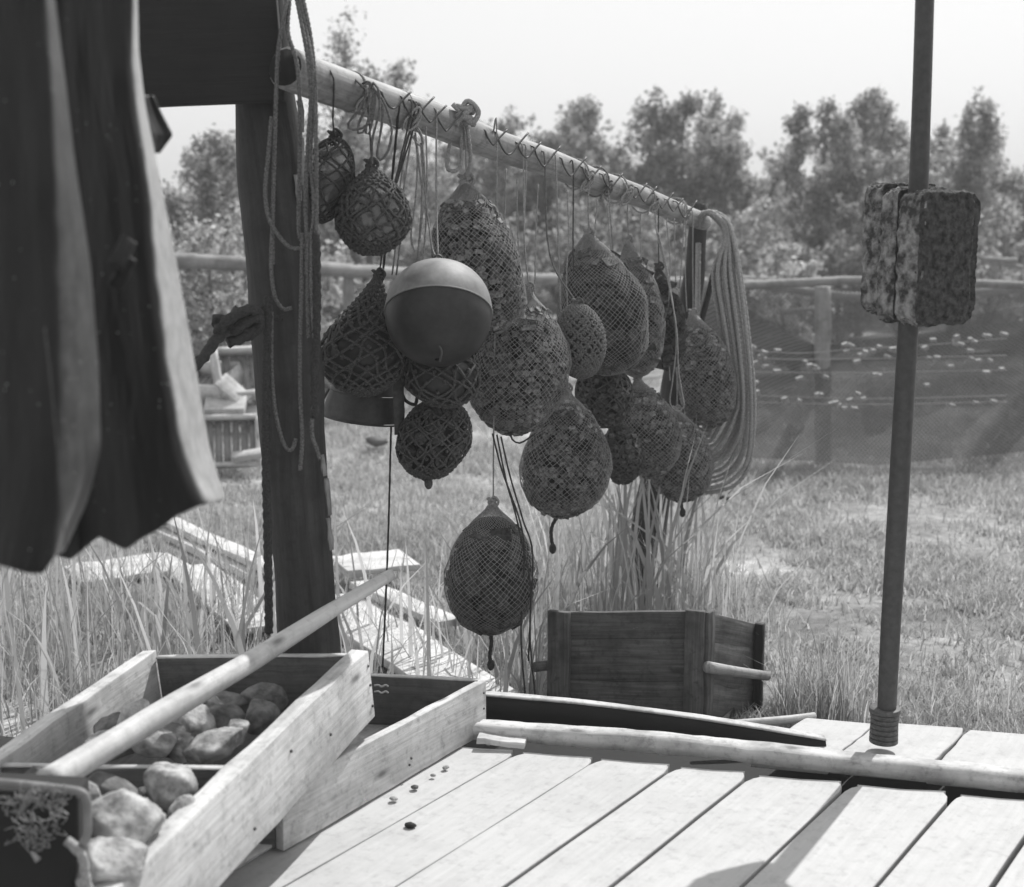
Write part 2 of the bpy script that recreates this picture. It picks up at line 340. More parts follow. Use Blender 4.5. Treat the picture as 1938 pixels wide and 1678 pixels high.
edging('edging_timber', 'flat weathered edging timber with knots along the front of the deck', [atz(840, 1372, .245), atz(930, 1380, .245), atz(1130, 1394, .245), atz(1310, 1409, .245), atz(1500, 1429, .245), atz(1700, 1450, .245), atz(1990, 1480, .245)], .062, .044, M['logwood'])
edging('edging_timber', 'edging board with its shaded side and sunlit top coloured in, running beneath the dark crate', [atz(860, 1330, .245), atz(925, 1336, .245), atz(1100, 1352, .245), atz(1300, 1378, .24), atz(1440, 1400, .222), atz(1560, 1420, .19)], .036, .07, M['darkwood'], M['logwood'])  # side shade and lit top are put into the two wood colours
log('edge_pole', 'short pale pole lying by the right foot of the dark crate', [atz(1330, 1372, .2), atz(1400, 1369, .2), atz(1480, 1363, .2), atz(1542, 1354, .2)], [.011, .013, .013, .010], M['logwood'], None, cat='pole')
mb = MB(); mb.plank(atz(905, 1395, DZ + .02), atz(995, 1406, DZ + .012), (0, 0, 1), .05, .018); tag(mb.build('batten', M['newwood'], bevel=.002), 'short flat batten on the deck by the corner of the pale wooden box', 'batten')
# planks of the landing behind the logs
Lb = EN * .52
for k, (da, db, ex, lab) in enumerate([(1.03, 1.22, -.02, 'pale plank lying next to the dark crate behind the edging log'), (1.225, 1.45, .02, 'pale worn plank just left of the foot of the cork float pole'), (1.457, 1.67, .0, 'broad pale plank to the right of the float pole foot'), (1.677, 1.92, -.03, 'pale plank cut off by the right edge of the picture')]):
    da -= 2.43; db -= 2.43
    def hit(d, off): t = ((E0 + EN * off - BN * d).dot(EN)) / BD.dot(EN); return BN * d + BD * t
    mb = MB(); vs = []; zt = .205 + .004 * (k % 2); ou = random.uniform(0, 30); ns = 9
    for q in range(ns + 1):
        t = q / ns; cc = .007 if q in (ns,) else 0
        a = hit(da, .10) * (1 - t) + hit(da, .45) * t + BN * (cc + random.uniform(-.002, .002)); b = hit(db, .10) * (1 - t) + hit(db, .45 + ex * .3) * t - BN * (cc + random.uniform(-.002, .002)); h_ = .004 * math.sin(t * 5 + k)
        for p_, z in ((a, zt + h_), (b, zt + h_), (b, zt - .03), (a, zt - .03)): vs.append((p_[0], p_[1], z))
    fs = [(q * 4 + w, (q + 1) * 4 + w, (q + 1) * 4 + (w + 1) % 4, q * 4 + (w + 1) % 4) for q in range(ns) for w in range(4)] + [(0, 1, 2, 3), tuple(ns * 4 + w for w in (3, 2, 1, 0))]
    uv = [[(ou + q * .05, w * .2), (ou + q * .05 + .05, w * .2), (ou + q * .05 + .05, w * .2 + .2), (ou + q * .05, w * .2 + .2)] for q in range(ns) for w in range(4)] + [[(0, 0)] * 4] * 2
    mb.add(vs, fs, uv); tag(mb.build('landing_plank', M['deck'], smooth=False, bevel=.004), lab, 'plank', 'planks behind the edging logs')

# ------------------------------------------------------------ the frame: near post, lintel, beam, far post
DA, DB = .892, .585
def dm(Y): return Y * DA + DB          # the whole rack stands a little farther out than first measured
at_true = at
def at(x, y, Y): return at_true(x, y, dm(Y))
PY = 3.16
cx = [(488, -60, 46), (492, 60, 52), (503, 180, 62), (522, 400, 64), (536, 550, 65), (555, 850, 57), (572, 1050, 57), (588, 1230, 59), (602, 1430, 60), (606, 1560, 62)]
P = [at(a, b, PY) for a, b, c in cx]; P[-1][2] = min(P[-1][2], -.1)
Pr, t_ = resample(cr(P, 6), .03); rr = np.interp(np.linspace(0, 1, len(Pr)), np.linspace(0, 1, len(cx)), [c * px(dm(PY)) * 1.02 for a, b, c in cx])
mb = MB(); mb.tube(Pr, list(rr), 20, jit=.10, seed=2)
post = thing('gallows_post', 'thick dark weathered post of the drying rack with ropes over it', 'post', (P[-1][0], P[-1][1], 0)); mb.build('trunk', M['postwood'], post)
# splintered flakes of bark on the sunlit right side
for (a, b, h) in ((566, 190, 60), (570, 260, 90), (560, 330, 50), (618, 905, 70), (610, 860, 40), (622, 980, 60)):
    mb = MB(); mb.plank(at(a, b, PY - .06), at(a + 6, b + h, PY - .06), (.6, -.8, 0), .012, .006, seg=3, jit=.003); mb.build('bark_strip', M['greywood'], post)
mb = MB(); mb.plank(at(-60, 92, 2.98), at(530, 66, 3.04), (0, -1, .0), .31, .05); lin = mb.build('lintel', M['darkwood'], bevel=.004); tag(lin, 'wide dark board spanning from the post over the hanging coats', 'beam')
B0, B1 = at(541, 128, 2.98), at(1332, 419, 5.42)
beam = thing('rack_beam', 'peeled pole beam sloping away with floats hanging from its hooks', 'beam', B0)
mb = MB(); pts = [B0 + (B1 - B0) * k for k in np.linspace(0, 1, 9)]
for k in (2, 4, 6): pts[k] = pts[k] + np.array([.003, 0, .005 * (-1) ** k])
Pb, _ = resample(cr(pts, 8), .03); mb.tube(Pb, [.050, .049, .047, .045, .044, .042, .040, .038, .035], 22, jit=.07, seed=4); mb.build('beam_pole', M['polewood'], beam)
mb = MB(); Bx = unit(B1 - B0); mb.tube([B0 - Bx * .003, B0 + Bx * .01], .047, 16, jit=.2); mb.build('sawn_end', M['darkwood'], beam)
BT = unit((B1 - B0) * np.array([1, 1, 0])); BNr = np.array([BT[1], -BT[0], 0])      # along the beam, and out of its face towards the viewer
def beam_pt(x, front=.0, down=.0):     # point on the beam (offset out of its face) that shows in picture column x
    lo, hi = -.1, 1.1
    for _ in range(30):
        mid = (lo + hi) / 2; q = B0 + (B1 - B0) * mid + BNr * front; dep = q[1] * CT - (q[2] - EYE) * ST
        if q[0] / dep * F + PW / 2 < x: lo = mid
        else: hi = mid
    return B0 + (B1 - B0) * lo + BNr * front - np.array([0, 0, down])
def proj(q): dep = q[1] * CT - (q[2] - EYE) * ST; up = q[1] * ST + (q[2] - EYE) * CT; return q[0] / dep * F + PW / 2, PH / 2 - up / dep * F
for x in (737, 775, 806, 836, 925, 957, 990, 1022, 1074, 1108, 1148, 1196, 1214, 1246, 1268, 1290):
    q = beam_pt(x, .043, 0); mb = MB(); a = random.uniform(.75, 1.15); jx = random.uniform(-.01, .01)
    w = [q + BT * u_ * a + BNr * v_ + np.array([0, 0, z_ * a]) for u_, v_, z_ in ((-.055, -.012, .030), (-.045 + jx, .004, .024), (-.036 + jx, .008, .002), (-.014 + jx, .014, -.024), (.004, .016, -.026), (.036, .022, .002), (.075, .028, .032))]
    mb.tube(cr(w, 4), .0031, 5); mb.build('wire_hook', M['iron'], beam)
for x, rk in ((694, .017), (782, .020), (1114, .018), (1187, .020), (1152, .012), (1240, .013), (1300, .014)):
    q = beam_pt(x, .050, .012); mb = MB(); P = [q + np.array([rk * math.cos(t * 2.1), -.004 + rk * .5 * math.sin(t * 1.3), rk * 1.3 * math.sin(t * 2.1 + .8) - .004 * t]) for t in np.linspace(0, 7, 50)]
    mb.tube(P, .0036, 5); mb.tube(cr([q + np.array(w) for w in ((0, -.01, 0), (-.02, -.02, -.02), (-.028, -.012, -.045))], 4), .003, 5); mb.tube(cr([q + np.array(w) for w in ((0, 0, 0), (0, 0, .03))], 5), .0034, 5); cc_ = q - BNr * .050; mb.tube([cc_ + BNr * math.cos(a_) * .050 + np.array([0, 0, .012 + math.sin(a_) * .050]) + BT * .004 * math.sin(2 * a_) for a_ in np.linspace(0, 2 * math.pi, 26)], .0034, 5); mb.build('lashing', M['palecoil'] if rk > .0125 else M['rope'], beam)
# crack line and knots of the beam
mb = MB(); mb.tube([B0 + (B1 - B0) * k + np.array([.002, -.024, .0355]) for k in np.linspace(.16, .5, 12)], .0022, 4); mb.build('crack', M['darkwood'], beam)
FP = thing('rack_far_post', 'leaning far post of the rack standing in the reeds', 'post', atz(1208, 1165, 0))
mb = MB(); mb.tube(resample(cr([at(1325, 385, 5.5), at(1308, 560, 5.5), at(1270, 760, 5.47), at(1238, 930, 5.45), at(1222, 1050, 5.42), atz(1206, 1200, -.05)], 6), .04)[0], [.036, .042, .05, .062, .07, .075, .08], 12, jit=.18); mb.build('trunk', M['postwood'], FP)
mb = MB(); mb.tube(cr([at(1318, 640, 5.44), at(1340, 560, 5.42), at(1352, 505, 5.4)], 4), [.014, .012, .009], 8); mb.build('branch_stub', M['postwood'], FP)

# ------------------------------------------------------------ hanging bags and floats
PEAR = [(0, .07), (.05, .13), (.12, .33), (.22, .60), (.34, .80), (.48, .94), (.62, 1.0), (.76, .95), (.87, .78), (.95, .48), (1, .02)]
TEAR = [(0, .06), (.06, .16), (.14, .40), (.25, .68), (.38, .88), (.52, .99), (.66, 1.0), (.8, .86), (.9, .62), (.97, .3), (1, .02)]
LONG = [(0, .08), (.08, .3), (.18, .6), (.32, .86), (.48, .98), (.64, 1.0), (.8, .92), (.9, .72), (.97, .4), (1, .02)]
BALL = [(0, .05), (.05, .40), (.12, .62), (.22, .82), (.36, .97), (.5, 1.0), (.64, .97), (.78, .82), (.88, .64), (.95, .42), (1, .02)]
BELL = [(0, .05), (.06, .12), (.14, .22), (.24, .40), (.34, .62), (.46, .86), (.58, .99), (.7, 1.0), (.83, .84), (.92, .6), (.98, .28), (1, .02)]
class Surf:
    def __init__(s, top, mid, bot, y, wpx, prof, lump=.05, seed=0, flat=.95):
        # top/bottom given as picture rows; the axis is a bent vertical line at distance y
        s.A = at(top[0], top[1], y); s.C = at(bot[0], bot[1], y + .0); s.Bm = at(mid[0], mid[1], y); s.R = wpx * px(dm(y)) / 2; s.pr = prof; s.lump = lump; s.seed = seed; s.flat = flat
        s.H = np.linalg.norm(s.C - s.A)
        # quadratic through the middle point
        s.tm = (mid[1] - top[1]) / (bot[1] - top[1]); l = s.A + (s.C - s.A) * s.tm; s.bow = (s.Bm - l) / (4 * s.tm * (1 - s.tm))
        ss = np.linspace(0, 1, 60); s.ss = ss; rr = np.array([s.r(k) for k in ss]); dl = np.hypot(np.diff(ss) * s.H, np.diff(rr)); s.len = np.concatenate([[0], np.cumsum(dl)]); s.rr = rr
    def r(s, k): return s.R * np.interp(k, [a for a, b in s.pr], [b for a, b in s.pr])
    def c(s, k): return s.A + (s.C - s.A) * k + s.bow * 4 * k * (1 - k)
    def p(s, k, phi, sc=1.0):
        r = s.r(k) * sc; c = s.c(k); q = (math.cos(phi), math.sin(phi), k * 2.2)
        r *= 1 + s.lump * (nz(q, 1.3, s.seed) + .5 * nz(q, 3.1, s.seed + 5))
        return c + np.array([r * math.cos(phi), r * math.sin(phi) * s.flat, 0])
    def skin(s, mb, sc, n=24, m=22, s0=0., s1=1., lo=0):
        vs = [s.p(s0 + (s1 - s0) * j / m, 2 * math.pi * i / n, sc) for j in range(m + 1) for i in range(n)]
        if lo: vs = [v + unit(v - s.c(.6)) * lo * nz(v, 22, s.seed) for v in vs]
        fs = [(j * n + i, (j + 1) * n + i, (j + 1) * n + (i + 1) % n, j * n + (i + 1) % n) for j in range(m) for i in range(n)]
        fs += [tuple(range(n)), tuple(m * n + k for k in range(n - 1, -1, -1))]; mb.add(vs, fs)
    def net(s, mb, cell, tr, sc=1.02, sides=4, s1=.985, wob=.0):
        N = max(8, int(2 * math.pi * s.R / (cell * 1.414))); L = s.len[-1]; step = min(cell * .5, .012)
        ls = np.arange(0, L * s1, step); ks = np.interp(ls, s.len, s.ss); rs = np.interp(ls, s.len, s.rr)
        dphi = np.concatenate([[0], np.cumsum(step / np.maximum(rs[1:], s.R * .5))])
        for i in range(N):
            for sg in (1, -1):
                ph = 2 * math.pi * i / N + sg * dphi; w = random.uniform(0, 6)
                w2 = random.uniform(0, 6); P = [s.p(k, f + wob * math.sin(l / cell * 2 + w) + ((.25 if wob == 0 else .55) * cell / s.R) * math.sin(l * (25 if wob == 0 else 38) + w2), sc) for k, f, l in zip(ks, ph, ls)]; mb.tube(P, tr, sides, caps=False)
    def knots(s, mb, cell, tr, sc=1.03):
        N = max(8, int(2 * math.pi * s.R / (cell * 1.414))); L = s.len[-1]; row = 0; l = cell
        while l < L * .97:
            k = np.interp(l, s.len, s.ss); r = s.r(k)
            l += cell * .9 * max(.5, r / s.R)
            for i in range(N):
                c = s.p(k, 2 * math.pi * (i + (row % 2) * .5) / N, sc); ball(mb, c, tr, 5, 3)
            row += 1
    def chips(s, mb, size, dens=1.0, sc=.93, disc=False, s0=.1, slab=False):
        L = s.len[-1]; row = 0; l = L * s0; cells = []
        while l < L * .985:
            k = np.interp(l, s.len, s.ss); r = max(s.r(k) * sc, .012); m_ = max(3, int(2 * math.pi * r / (size[0] * 1.08) * dens))
            for q in range(m_): cells.append((min(.99, max(s0, k + random.uniform(-.18, .18) * size[1] / s.H)), 2 * math.pi * (q + (row % 2) * .5 + random.uniform(-.2, .2)) / m_))
            row += 1; l += size[1] * 1.06 / dens
        for k, f in cells:
            if random.random() < .11 or (slab and s.r(k) < .5 * s.R): continue
            c = s.p(k, f, sc * random.uniform(.93, 1.03)); Nn = unit(c - s.c(.55 * k + .22)); Nn = unit(Nn + RNG.normal(0, .10 if slab else .16, 3)); T0 = np.array([-math.sin(f), math.cos(f), 0]) + RNG.normal(0, .5 if slab else .28, 3) * (1.0 if not disc else .3)
            T = unit(T0 - Nn * T0.dot(Nn)); Bt = np.cross(Nn, T); a, b, d = [z * random.uniform(.72, 1.15) / 2 for z in size]
            if disc:
                m = 8; vs = [c + (T * math.cos(2 * math.pi * q / m) + Bt * math.sin(2 * math.pi * q / m)) * a + Nn * z for z in (-d, d) for q in range(m)]
                fs = [(q, (q + 1) % m, m + (q + 1) % m, m + q) for q in range(m)] + [tuple(range(m - 1, -1, -1)), tuple(range(m, 2 * m))]
            else:
                vs = [c + T * (x * a) + Bt * (y * b) + Nn * (z * d) for z in (-1, 1) for x, y in ((-1, -1), (1, -1), (1, 1), (-1, 1))]
                fs = [(3, 2, 1, 0), (4, 5, 6, 7), (0, 1, 5, 4), (1, 2, 6, 5), (2, 3, 7, 6), (3, 0, 4, 7)]
            mb.add(vs, fs)
def ball(mb, c, r, n=8, m=6, sq=(1, 1, 1)):
    vs = [np.array(c) + np.array([math.sin(math.pi * j / m) * math.cos(2 * math.pi * i / n) * sq[0], math.sin(math.pi * j / m) * math.sin(2 * math.pi * i / n) * sq[1], math.cos(math.pi * j / m) * sq[2]]) * r for j in range(m + 1) for i in range(n)]
    mb.add(vs, [(j * n + i, (j + 1) * n + i, (j + 1) * n + (i + 1) % n, j * n + (i + 1) % n) for j in range(m) for i in range(n)])
GRP = 'floats and cork bags hanging from the rack beam'
def cord(parent, pts, r=.0028, mt='twine', name='cord', laid=False):
    mb = MB(); P = cr(pts, 6)
    if laid: mb.rope(P, r)
    else: mb.tube(resample(P, .012)[0], r, 5, lobes=2, pitch=.02, amp=.25)
    return mb.build(name, M[mt], parent)
def knot(parent, c, r, mt='twine', name='knot', turns=3):
    mb = MB(); P = []
    for k in range(turns * 10 + 1):
        a = k / 10 * 2 * math.pi; P.append(np.array(c) + np.array([math.cos(a) * r, math.sin(a) * r * .8, (k / (turns * 10) - .5) * r * 2.2 + .3 * r * math.sin(a * 1.7)]))
    mb.tube(P, r * .38, 5); P2 = [np.array(c) + np.array([r * x, -r * .6, r * z]) for x, z in ((-1.4, 1.2), (-.3, .1), (.9, -.9), (1.6, .4), (.2, 1.5), (-1, -1.2))]
    mb.tube(cr(P2, 6), r * .34, 5); return mb.build(name, M[mt], parent)
def bag(name, label, cat, top, mid, bot, y, w, prof, fill, net, cell, tr, mt='twine', hang=None, lump=.05, knots=False, tail=None, cordr=.0028, cordn=1, cmt='cork', neck=.012):
    sf = Surf(top, mid, bot, y, w, prof, lump * 1.5, random.uniform(0, 50)); o = thing(name, label, cat, sf.C, GRP)
    fine = tr < 1.5; cell = cell * px(dm(y)) * (.66 if fine else 1.0); tr = tr * px(dm(y)) * (.66 if fine else .75)
    if net: mb = MB(); sf.net(mb, cell, tr, 1.035, 3 if fine else 6, wob=.0 if fine else .05); (sf.knots(mb, cell, tr * 1.9, 1.03) if knots else None); mb.build('net', M[mt], o)
    if fill in ('chips', 'discs', 'slabs'):
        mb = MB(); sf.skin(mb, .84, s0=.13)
        mb.build('shade_core', M['core'], o)
        mb = MB(); sz = {'chips': (.0235, .0165, .020), 'discs': (.036, .034, .014), 'slabs': (.055, .036, .022)}[fill]
        sf.chips(mb, sz, {'chips': 1.0, 'discs': 1.0, 'slabs': 1.05}[fill], .925 if fill != 'slabs' else .88, s0=.15, disc=fill == 'discs', slab=fill == 'slabs')
        if fill == 'slabs': sf.chips(mb, (.03, .02, .012), .5, .93, slab=True)
        c = mb.build('cork_filling', M[cmt], o, smooth=False, bevel=.0014 if fill != 'discs' else 0); c['kind'] = 'stuff'
    elif fill == 'glass':
        mb = MB(); sf.skin(mb, .97, 36, 28, .12, 1.0); mb.build('glass_ball', M['glass'], o)
        mb = MB(); sf.skin(mb, .8, 20, 16, .4, .99); mb.build('inner_shade_core', M['core'], o)
    elif fill == 'ball':
        mb = MB(); sf.skin(mb, .95, 30, 24, .1, 1.0); mb.build('float_ball', M['floatdark'], o)
    if hang:
        for k in range(cordn):
            q = beam_pt(hang[0] + 5 * k, .055, .012); a = sf.p(.005, 0, .3); mids = [at(hx, hy, (y + (q[1] - DB) / DA) * .5) for hx, hy in hang[1:]]
            cord(o, [a - np.array([0, 0, .004])] + mids + [q + np.array([.002 * k, 0, 0]), q - BNr * .012 + np.array([0, 0, .03])], cordr, mt)
    knot(o, sf.A, neck, mt, 'neck_tie')
    if tail:
        P = [sf.C + np.array([0, 0, .012])] + [at(a, b, y) for a, b in tail]; mb = MB(); mb.rope(cr(P, 5), .0065); ball(mb, P[-1], .0125, 8, 6, (1, 1, 1.5)); mb.build('tail_rope', M[mt if mt != 'twine' else 'darkrope'], o)
    return o, sf
bag('glass_float', 'small shining glass float in coarse net, half hidden behind the ropes of the post', 'float', (633, 258), (618, 345), (604, 424), 3.28, 96, BALL, 'glass', True, 20, 2.6, 'twinedark', (632, (630, 225)), .02)
bag('glass_float', 'netted glass float hanging topmost, just right of the ropes', 'float', (702, 312), (708, 405), (703, 484), 3.22, 136, TEAR, 'glass', True, 19, 3.2, 'twinedark', (694, (700, 250)), .05, knots=True)
bag('netted_float', 'big dark netted float with a long neck, left of the two-tone float', 'float', (716, 520), (690, 650), (688, 748), 3.46, 164, BELL, 'ball', True, 22, 3.6, 'twinedark', (778, (735, 400)), .03, knots=True, cordn=3)
# smooth two-tone float
FC = at(830, 592, 3.30); FR = 101.5 * px(dm(3.30)); tilt = math.radians(33)
def fpt(th, a, k=1.0):      # squashed ball tilted away from the viewer
    rr = abs(math.sin(th)) ** .88 * FR; z = math.cos(th); z = math.copysign(abs(z) ** .95, z) * FR * .98; x, y_ = rr * math.cos(a), rr * math.sin(a)
    return FC + k * np.array([x, y_ * math.cos(tilt) + z * math.sin(tilt), -y_ * math.sin(tilt) + z * math.cos(tilt)])
o = thing('round_float', 'large smooth round float, pale cap above a dark lower half', 'float', FC - np.array([0, 0, FR]), GRP)
def shell(t0, t1, k, m_=26, n_=72):
    mb = MB(); vs = [fpt(t0 + (t1 - t0) * j / m_, 2 * math.pi * i / n_, k) for j in range(m_ + 1) for i in range(n_)]
    mb.add(vs, [(j * n_ + i, (j + 1) * n_ + i, (j + 1) * n_ + (i + 1) % n_, j * n_ + (i + 1) % n_) for j in range(m_) for i in range(n_)]); return mb
up = shell(.03, math.pi * .5, 1.0).build('upper_shell', M['floatpale'], o); lo_ = shell(math.pi * .498, math.pi - .03, .99).build('lower_shell', M['floatdark'], o)
mb = MB(); mb.tube([fpt(math.pi * .5, 2 * math.pi * k / 72, 1.0) for k in range(73)], .0022, 6, caps=False); mb.build('seam', M['floatpale'], o)
class _s: pass
sf = _s(); sf.A = at(829, 494, 3.32)
mb = MB(); mb.tube(cr([sf.A + np.array(q) for q in ((-.012, 0, -.008), (-.01, 0, .010), (.0, 0, .016), (.01, 0, .010), (.012, 0, -.008))], 5), .003, 6); mb.build('eyelet', M['iron'], up)
cord(o, [sf.A + np.array([0, 0, .015]), at(826, 380, 3.42), beam_pt(826, .055, .01), beam_pt(829, .045, -.02)], .0028)
mb = MB(); mb.tube(cr([at(828, 650, 3.17), at(836, 664, 3.165), at(832, 684, 3.185)], 5), .003, 6); mb.build('bottom_ring', M['iron'], o)
bag('netted_float', 'dark float in loose twisted net, tucked under the two-tone float', 'float', (830, 640), (835, 700), (845, 770), 3.50, 146, BALL, 'ball', True, 24, 3.4, 'twinedark', None, .06, knots=True)
bag('cork_bag', 'small round net of cork discs at the bottom of the left cluster', 'cork bag', (835, 752), (820, 835), (812, 906), 3.56, 136, BALL, 'discs', True, 17, 2.6, 'twinedark', None, .04, knots=True, tail=[(812, 906), (811, 914)], cmt='corkdark')
H, hs = bag('cork_bag', 'large upright net of small corks tied to the beam with a thick rope knot', 'cork bag', (881, 343), (900, 480), (930, 628), 3.74, 166, LONG, 'chips', True, 12.5, .9, 'twine', (880, (882, 310)), .04, neck=.016)
knot(H, beam_pt(880, .062, -.03), .024, 'palecoil', 'beam_knot', 3); cord(H, [beam_pt(872, .05, -.03), at(872, 310, 3.66), at(850, 322, 3.64), at(846, 300, 3.64), at(856, 262, 3.64), at(876, 250, 3.63)], .006, 'palecoil', 'rope_loop', True); cord(H, [hs.A, at(890, 300, 3.68), beam_pt(886, .055, .02), beam_pt(880, .05, -.035)], .006, 'palecoil', 'neck_rope', True)
bag('cork_bag', 'widest net bag of small corks, right below the two-tone float and the upright bag', 'cork bag', (1000, 545), (980, 700), (972, 822), 3.92, 190, TEAR, 'chips', True, 12.5, .9, 'twine', (990, (992, 450)), .05, cordn=2)
bag('woven_float', 'ball covered in thick looped cord, in front of the bag with bark slabs', 'float', (1092, 574), (1098, 645), (1100, 716), 4.02, 92, BALL, 'ball', True, 9, 2.7, 'rope', (1031, (1040, 480)), .01, knots=True, cordr=.003)
bag('cork_bag', 'net bag with large slabs of cork bark showing through its mesh', 'cork bag', (1113, 442), (1142, 590), (1148, 712), 4.42, 164, LONG, 'slabs', True, 11, .8, 'twine', (1114, (1113, 400)), .09, cmt='corkdark')
bag('cork_bag', 'slim pale net bag just right of the bag with bark slabs', 'cork bag', (1188, 455), (1208, 600), (1205, 716), 4.76, 96, LONG, 'slabs', True, 8.5, 1.0, 'twine', (1187, (1188, 420)), .07)
bag('cork_bag', 'dark slim cork bag squeezed behind the slim pale one', 'cork bag', (1246, 505), (1262, 610), (1262, 702), 5.0, 66, LONG, 'slabs', True, 11, .9, 'twinedark', (1246, (1246, 450)), .1, cmt='corkdark')
bag('cork_bag', 'pale net bag of corks hanging farthest out, beside the big rope coil', 'cork bag', (1310, 592), (1336, 710), (1340, 808), 5.22, 108, LONG, 'chips', True, 9, 1.0, 'twine', (1311, (1311, 500)), .04)
bag('cork_bag', 'small dark round bag of corks between the widest bag and the pale net bags', 'cork bag', (1140, 686), (1143, 750), (1150, 806), 4.52, 106, BALL, 'chips', True, 13, 2.0, 'twinedark', (1085, (1090, 560)), .06, cmt='corkdark')
bag('cork_bag', 'heavy net bag of mixed corks hanging low in the middle with a knotted tail', 'cork bag', (1072, 735), (1070, 880), (1062, 978), 4.22, 170, PEAR, 'chips', True, 12, .9, 'twine', (1052, (1060, 560)), .05, tail=[(1050, 985), (1043, 1005), (1046, 1038)])
bag('cork_bag', 'net bag of corks hanging below the slim pale bag', 'cork bag', (1205, 712), (1228, 820), (1232, 904), 4.88, 120, TEAR, 'chips', True, 9.5, 1.0, 'twine', (1150, (1170, 560)), .05)
bag('cork_bag', 'smallest dark net of corks beside the heavy low bag', 'cork bag', (1165, 792), (1180, 860), (1178, 914), 4.64, 78, TEAR, 'chips', True, 11, 1.7, 'twinedark', None, .07, cmt='corkdark')
bag('cork_bag', 'net bag of corks lowest at the far end, under the rope coil', 'cork bag', (1280, 775), (1286, 870), (1290, 946), 5.10, 122, LONG, 'chips', True, 9.5, .9, 'twine', (1296, (1282, 620)), .05, tail=[(1290, 955), (1292, 970)])
bag('cork_bag', 'lowest bag of all, dark bark lumps in thin net, hanging alone on a long cord', 'cork bag', (932, 950), (930, 1080), (928, 1202), 3.86, 178, TEAR, 'slabs', True, 13, .8, 'twine', (940, (934, 840)), .06, tail=[(930, 1215), (927, 1240), (929, 1258)], cmt='corkdark')
# loose twine hanging from the hooks
def twine(label, paths, r=.0026, mt='twine', name='hanging_twine', group='loose twine hanging from the beam hooks', laid=False):
    mb = MB()
    for P in paths:
        Q = cr([at(*q) for q in P], 6)
        mb.rope(Q, r) if laid else mb.tube(resample(Q, .012)[0], r, 5, lobes=2, pitch=.02, amp=.25)
    return tag(mb.build(name, M[mt]), label, 'twine', group)
y0 = 3.12
twine('bundle of twine loops slung over the beam above the netted glass float', [[(690, 172, 3.2), (684, 160, 3.16), (700, 155, y0), (708, 180, y0), (705, 215, y0), (690, 240, y0), (664, 244, y0), (660, 232, y0), (685, 200, y0), (694, 168, y0)],
    [(694, 158, y0), (702, 160, y0), (706, 200, y0), (690, 245, y0), (678, 252, y0), (680, 232, y0), (698, 190, y0), (700, 160, y0)], [(704, 158, y0), (710, 190, y0), (702, 240, y0), (696, 256, y0), (692, 246, y0), (703, 200, y0), (708, 165, y0)],
    [(700, 160, y0), (725, 190, y0), (741, 240, y0), (736, 280, y0), (722, 302, y0), (714, 292, y0), (722, 240, y0), (724, 205, y0), (712, 175, y0)], [(706, 156, y0), (716, 170, 3.1), (718, 210, 3.1), (705, 262, 3.12), (704, 310, 3.18)], [(672, 150, 3.16), (688, 165, 3.12), (694, 175, 3.2)]], .0036, 'rope')
y1 = 3.44
twine('knotted bundle of pale twine on a hook left of the large upright bag', [[(775, 250, y1), (768, 270, y1), (760, 330, y1), (752, 400, y1), (748, 470, y1 + .03), (742, 520, y1 + .05)], [(780, 250, y1), (772, 300, y1), (764, 360, y1), (758, 450, y1), (750, 520, y1 + .04)], [(784, 255, y1), (790, 300, y1), (786, 380, y1), (778, 440, y1), (782, 470, y1), (790, 474, y1), (796, 440, y1), (800, 380, y1), (792, 300, y1), (786, 250, y1)],
    [(775, 255, y1 - .02), (785, 238, y1 - .04), (796, 250, y1 - .04), (802, 275, y1 - .04), (790, 272, y1 - .04), (776, 248, y1 - .03), (782, 236, y1 - .03), (800, 262, y1 - .04)], [(798, 260, y1), (803, 320, y1), (806, 380, y1), (812, 430, y1), (818, 470, y1), (826, 488, y1 - .03)], [(796, 270, y1), (800, 340, y1), (796, 420, y1), (790, 490, y1 + .03)]], .0030)
for k, (lab, P) in enumerate([('single twine hanging left of the pale knot over the upright bag', [(806, 250), (808, 330), (806, 420), (800, 500)]), ('pair of twines hanging from the hook after the upright bag', [(957, 330), (955, 400), (950, 520)]), ('straight twine hanging just before the widest bag neck', [(978, 350), (980, 450), (985, 540)]), ('short looped twine above the looped cord ball', [(1018, 360), (1014, 440), (1012, 560)]),
     ('slack twine crossing in front of the bag with bark slabs', [(1074, 372), (1076, 450), (1072, 520), (1074, 580)]), ('twine beside the neck of the bag with bark slabs', [(1130, 390), (1126, 430), (1120, 480)]), ('twine beside the neck of the slim pale bag', [(1150, 395), (1154, 450), (1160, 500)]),
     ('straight twine right of the slim pale bag neck', [(1212, 415), (1213, 480), (1215, 560)]), ('twine in front of the squeezed dark bag', [(1262, 425), (1268, 500), (1264, 620), (1268, 720)]), ('twine second from the rope coil', [(1276, 425), (1278, 500), (1280, 580)]), ('twine beside the farthest pale bag', [(1298, 430), (1297, 520), (1300, 590)])]):
    q = (beam_pt(P[0][0], .055)[1] - DB) / DA; twine(lab, [[(P[0][0], P[0][1] - 12, q)] + [(a, b, q + .01 * j) for j, (a, b) in enumerate(P)]], .0026, 'twine')
q = (beam_pt(1240, .055)[1] - DB) / DA
twine('long twine ending in a big loop in front of the farthest bags', [[(1240, 400, q), (1243, 440, q - .02), (1262, 520, q - .1), (1280, 620, q - .2), (1284, 700, q - .22), (1292, 750, q - .22), (1294, 770, q - .22), (1280, 778, q - .22), (1268, 760, q - .22), (1273, 720, q - .22), (1280, 640, q - .2), (1268, 540, q - .12), (1246, 440, q - .02)]], .0032)
